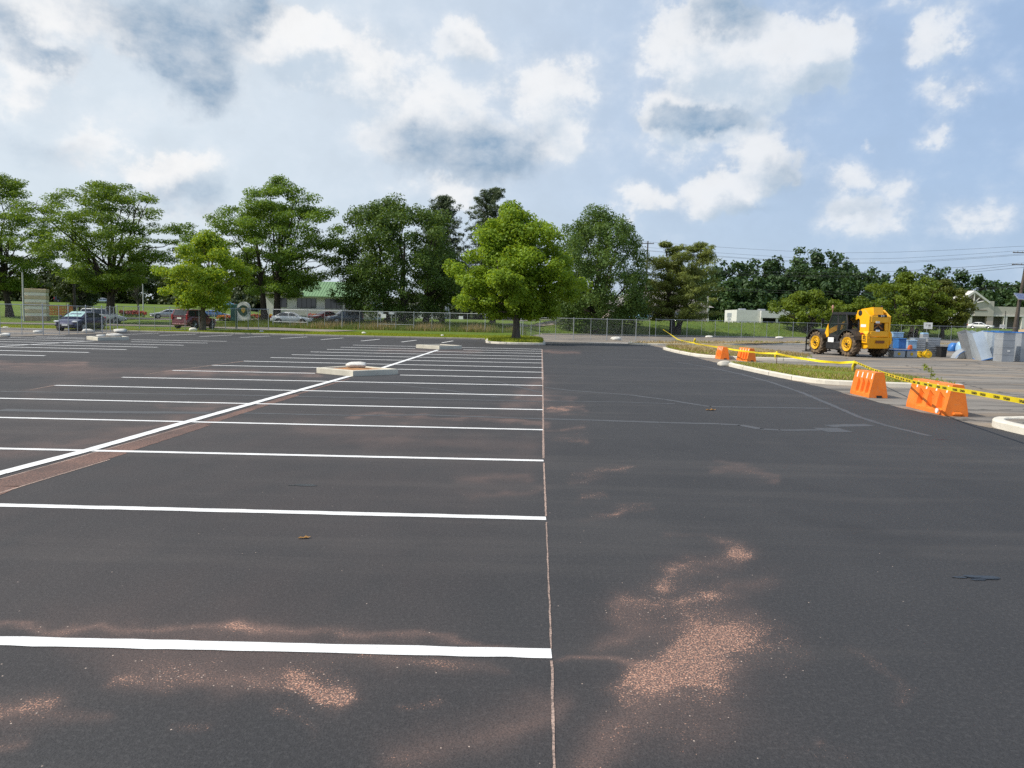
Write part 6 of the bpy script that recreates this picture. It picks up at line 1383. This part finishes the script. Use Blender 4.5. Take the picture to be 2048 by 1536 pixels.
g = G(1866, 700); e = empty('duct_box', (g.x, g.y + 1.5, .006), 0, 'light blue box top showing above the right ribbed panel', 'box'); MB().box((0, 0, .66), (.55, .5, 1.3), .03).build('case', MDUCT, e); MB().box((0, 0, 1.36), (.5, .5, .14), .04).build('lid', MFILML, e)
# dirt heap at the right frame edge behind the ducts
g = P(2058, 668, 104); bag('heap of pale brown soil at the right frame edge behind the ducts', (g.x, g.y, .0), 4.2, .1, .75, 77, 'soil heap', simple('soil', (.36, .26, .16), .95, 0, .1, .25, 5., bump=.8), 'heaps')
# solar panel on a dark post
p = P(2034, 660, 60); e = empty('solar_post', (p.x, 60, .006), 0, 'black post carrying a tilted solar panel at the right frame edge', 'solar light'); H = P(2038, 597, 60).z
MB().tube([(0, 0, -.1), (.05, 0, H)], [.075, .06], 9).build('post', MBLACK, e, True)
def solar_material():
    t = NT('solar_cells'); b = t.n('ShaderNodeTexBrick'); b.offset = 0; b.inputs['Color1'].default_value = (.02, .035, .12, 1); b.inputs['Color2'].default_value = (.025, .04, .14, 1); b.inputs['Mortar'].default_value = (.3, .32, .36, 1); b.inputs['Scale'].default_value = 6; b.inputs['Mortar Size'].default_value = .02; t.L.new(t.coord(), b.inputs['Vector']); t.bsdf(b.outputs[0], .12, 0, .7); return t.mat
mb = MB(); mb.box((0, 0, 0), (1.5, .9, .04)); o = mb.build('solar_panel', solar_material(), e); o.location = (.55, 0, H + .12); o.rotation_euler = (R(32), R(4), R(-8))
mb = MB()
for c_, d_ in (((0, .46, 0), (1.58, .05, .07)), ((0, -.46, 0), (1.58, .05, .07)), ((.77, 0, 0), (.05, .87, .07)), ((-.77, 0, 0), (.05, .87, .07))): mb.box(c_, d_)
f_ = mb.build('panel_frame', MCHROME, o)
# ------------------------------------------------------------------ small things on the asphalt
MLEAFB = leaf_material('dry_leaf', (.30, .16, .05), (.48, .27, .08), .15)
def dry_leaf(label, px, py, s, rz):
    g = G(px, py); vs = [(-.5, 0, .03), (-.3, .16, .10), (-.05, .10, .05), (.1, .24, .14), (.3, .1, .06), (.5, .02, .12), (.28, -.1, .05), (.1, -.22, .12), (-.1, -.09, .04), (-.3, -.15, .1)]
    mb = MB(); mb.add([(x, y, z) for x, y, z in vs] + [(0, 0, .02)], [(i, (i + 1) % 10, 10) for i in range(10)]); mb.add([(x * .96, y * .96, z - .012) for x, y, z in vs] + [(0, 0, .008)], [((i + 1) % 10, i, 10) for i in range(10)])
    me_o = mb.build('dry_leaf', MLEAFB, None, False, False); me_o.location = (g.x, g.y, .004); me_o.scale = (s,) * 3; me_o.rotation_euler = (0, 0, rz); 
    a = me_o.data.attributes.new('var', 'FLOAT', 'FACE'); a.data.foreach_set('value', np.linspace(0, 1, len(me_o.data.polygons)).astype(np.float32)); return tag(me_o, label, 'leaf', 'dry leaves on the asphalt')
dry_leaf('curled brown dry leaf between the first two stall lines', 609, 1077, .105, .3); dry_leaf('brown leaf on the open asphalt left of the largest barrier', 1422, 821, .24, .1)
def scuff(label, px, py, w, n, seed):
    g = G(px, py); rg = random.Random(seed); mb = MB()
    for i in range(n):
        x, y = rg.uniform(-w, w) * .9, rg.gauss(0, w * .12); r = rg.uniform(.02, .07) * (1 if x > 0 else .5); mb.add([(x + r * 1.8 * math.cos(a), y + r * .6 * math.sin(a), .003 + .0004 * i) for a in [k * 1.047 for k in range(6)]], [(0, 1, 2, 3, 4, 5)])
    o = mb.build('tar_blot', simple('wet_tar', (.008, .008, .009), .35), None); o.location = (g.x, g.y, .0); return tag(o, None, None, None, 'structure')
scuff('black tar blot', 1948, 1157, .16, 12, 4); scuff('black tar blot', 605, 970, .12, 5, 5); scuff('black tar blot', 1882, 879, .12, 4, 6)
g = G(1860, 767); e = empty('weed', (g.x, g.y, .02), 0, 'small green weed sprouting behind the largest barrier', 'plant'); rgx = np.random.default_rng(3); cl = np.array([(rgx.normal() * .08, rgx.normal() * .08, z, .10) for z in (.12, .25, .38, .48, .56)]); v, f, var = leaf_cloud(cl, 90, .10, .4, 1, rgx); arr_mesh('foliage', v, f, MBL, e, {'var': ('FACE', var)}); MB().tube([(0, 0, -.05), (.02, 0, .55)], .008, 5).build('stem', MBLD, e)
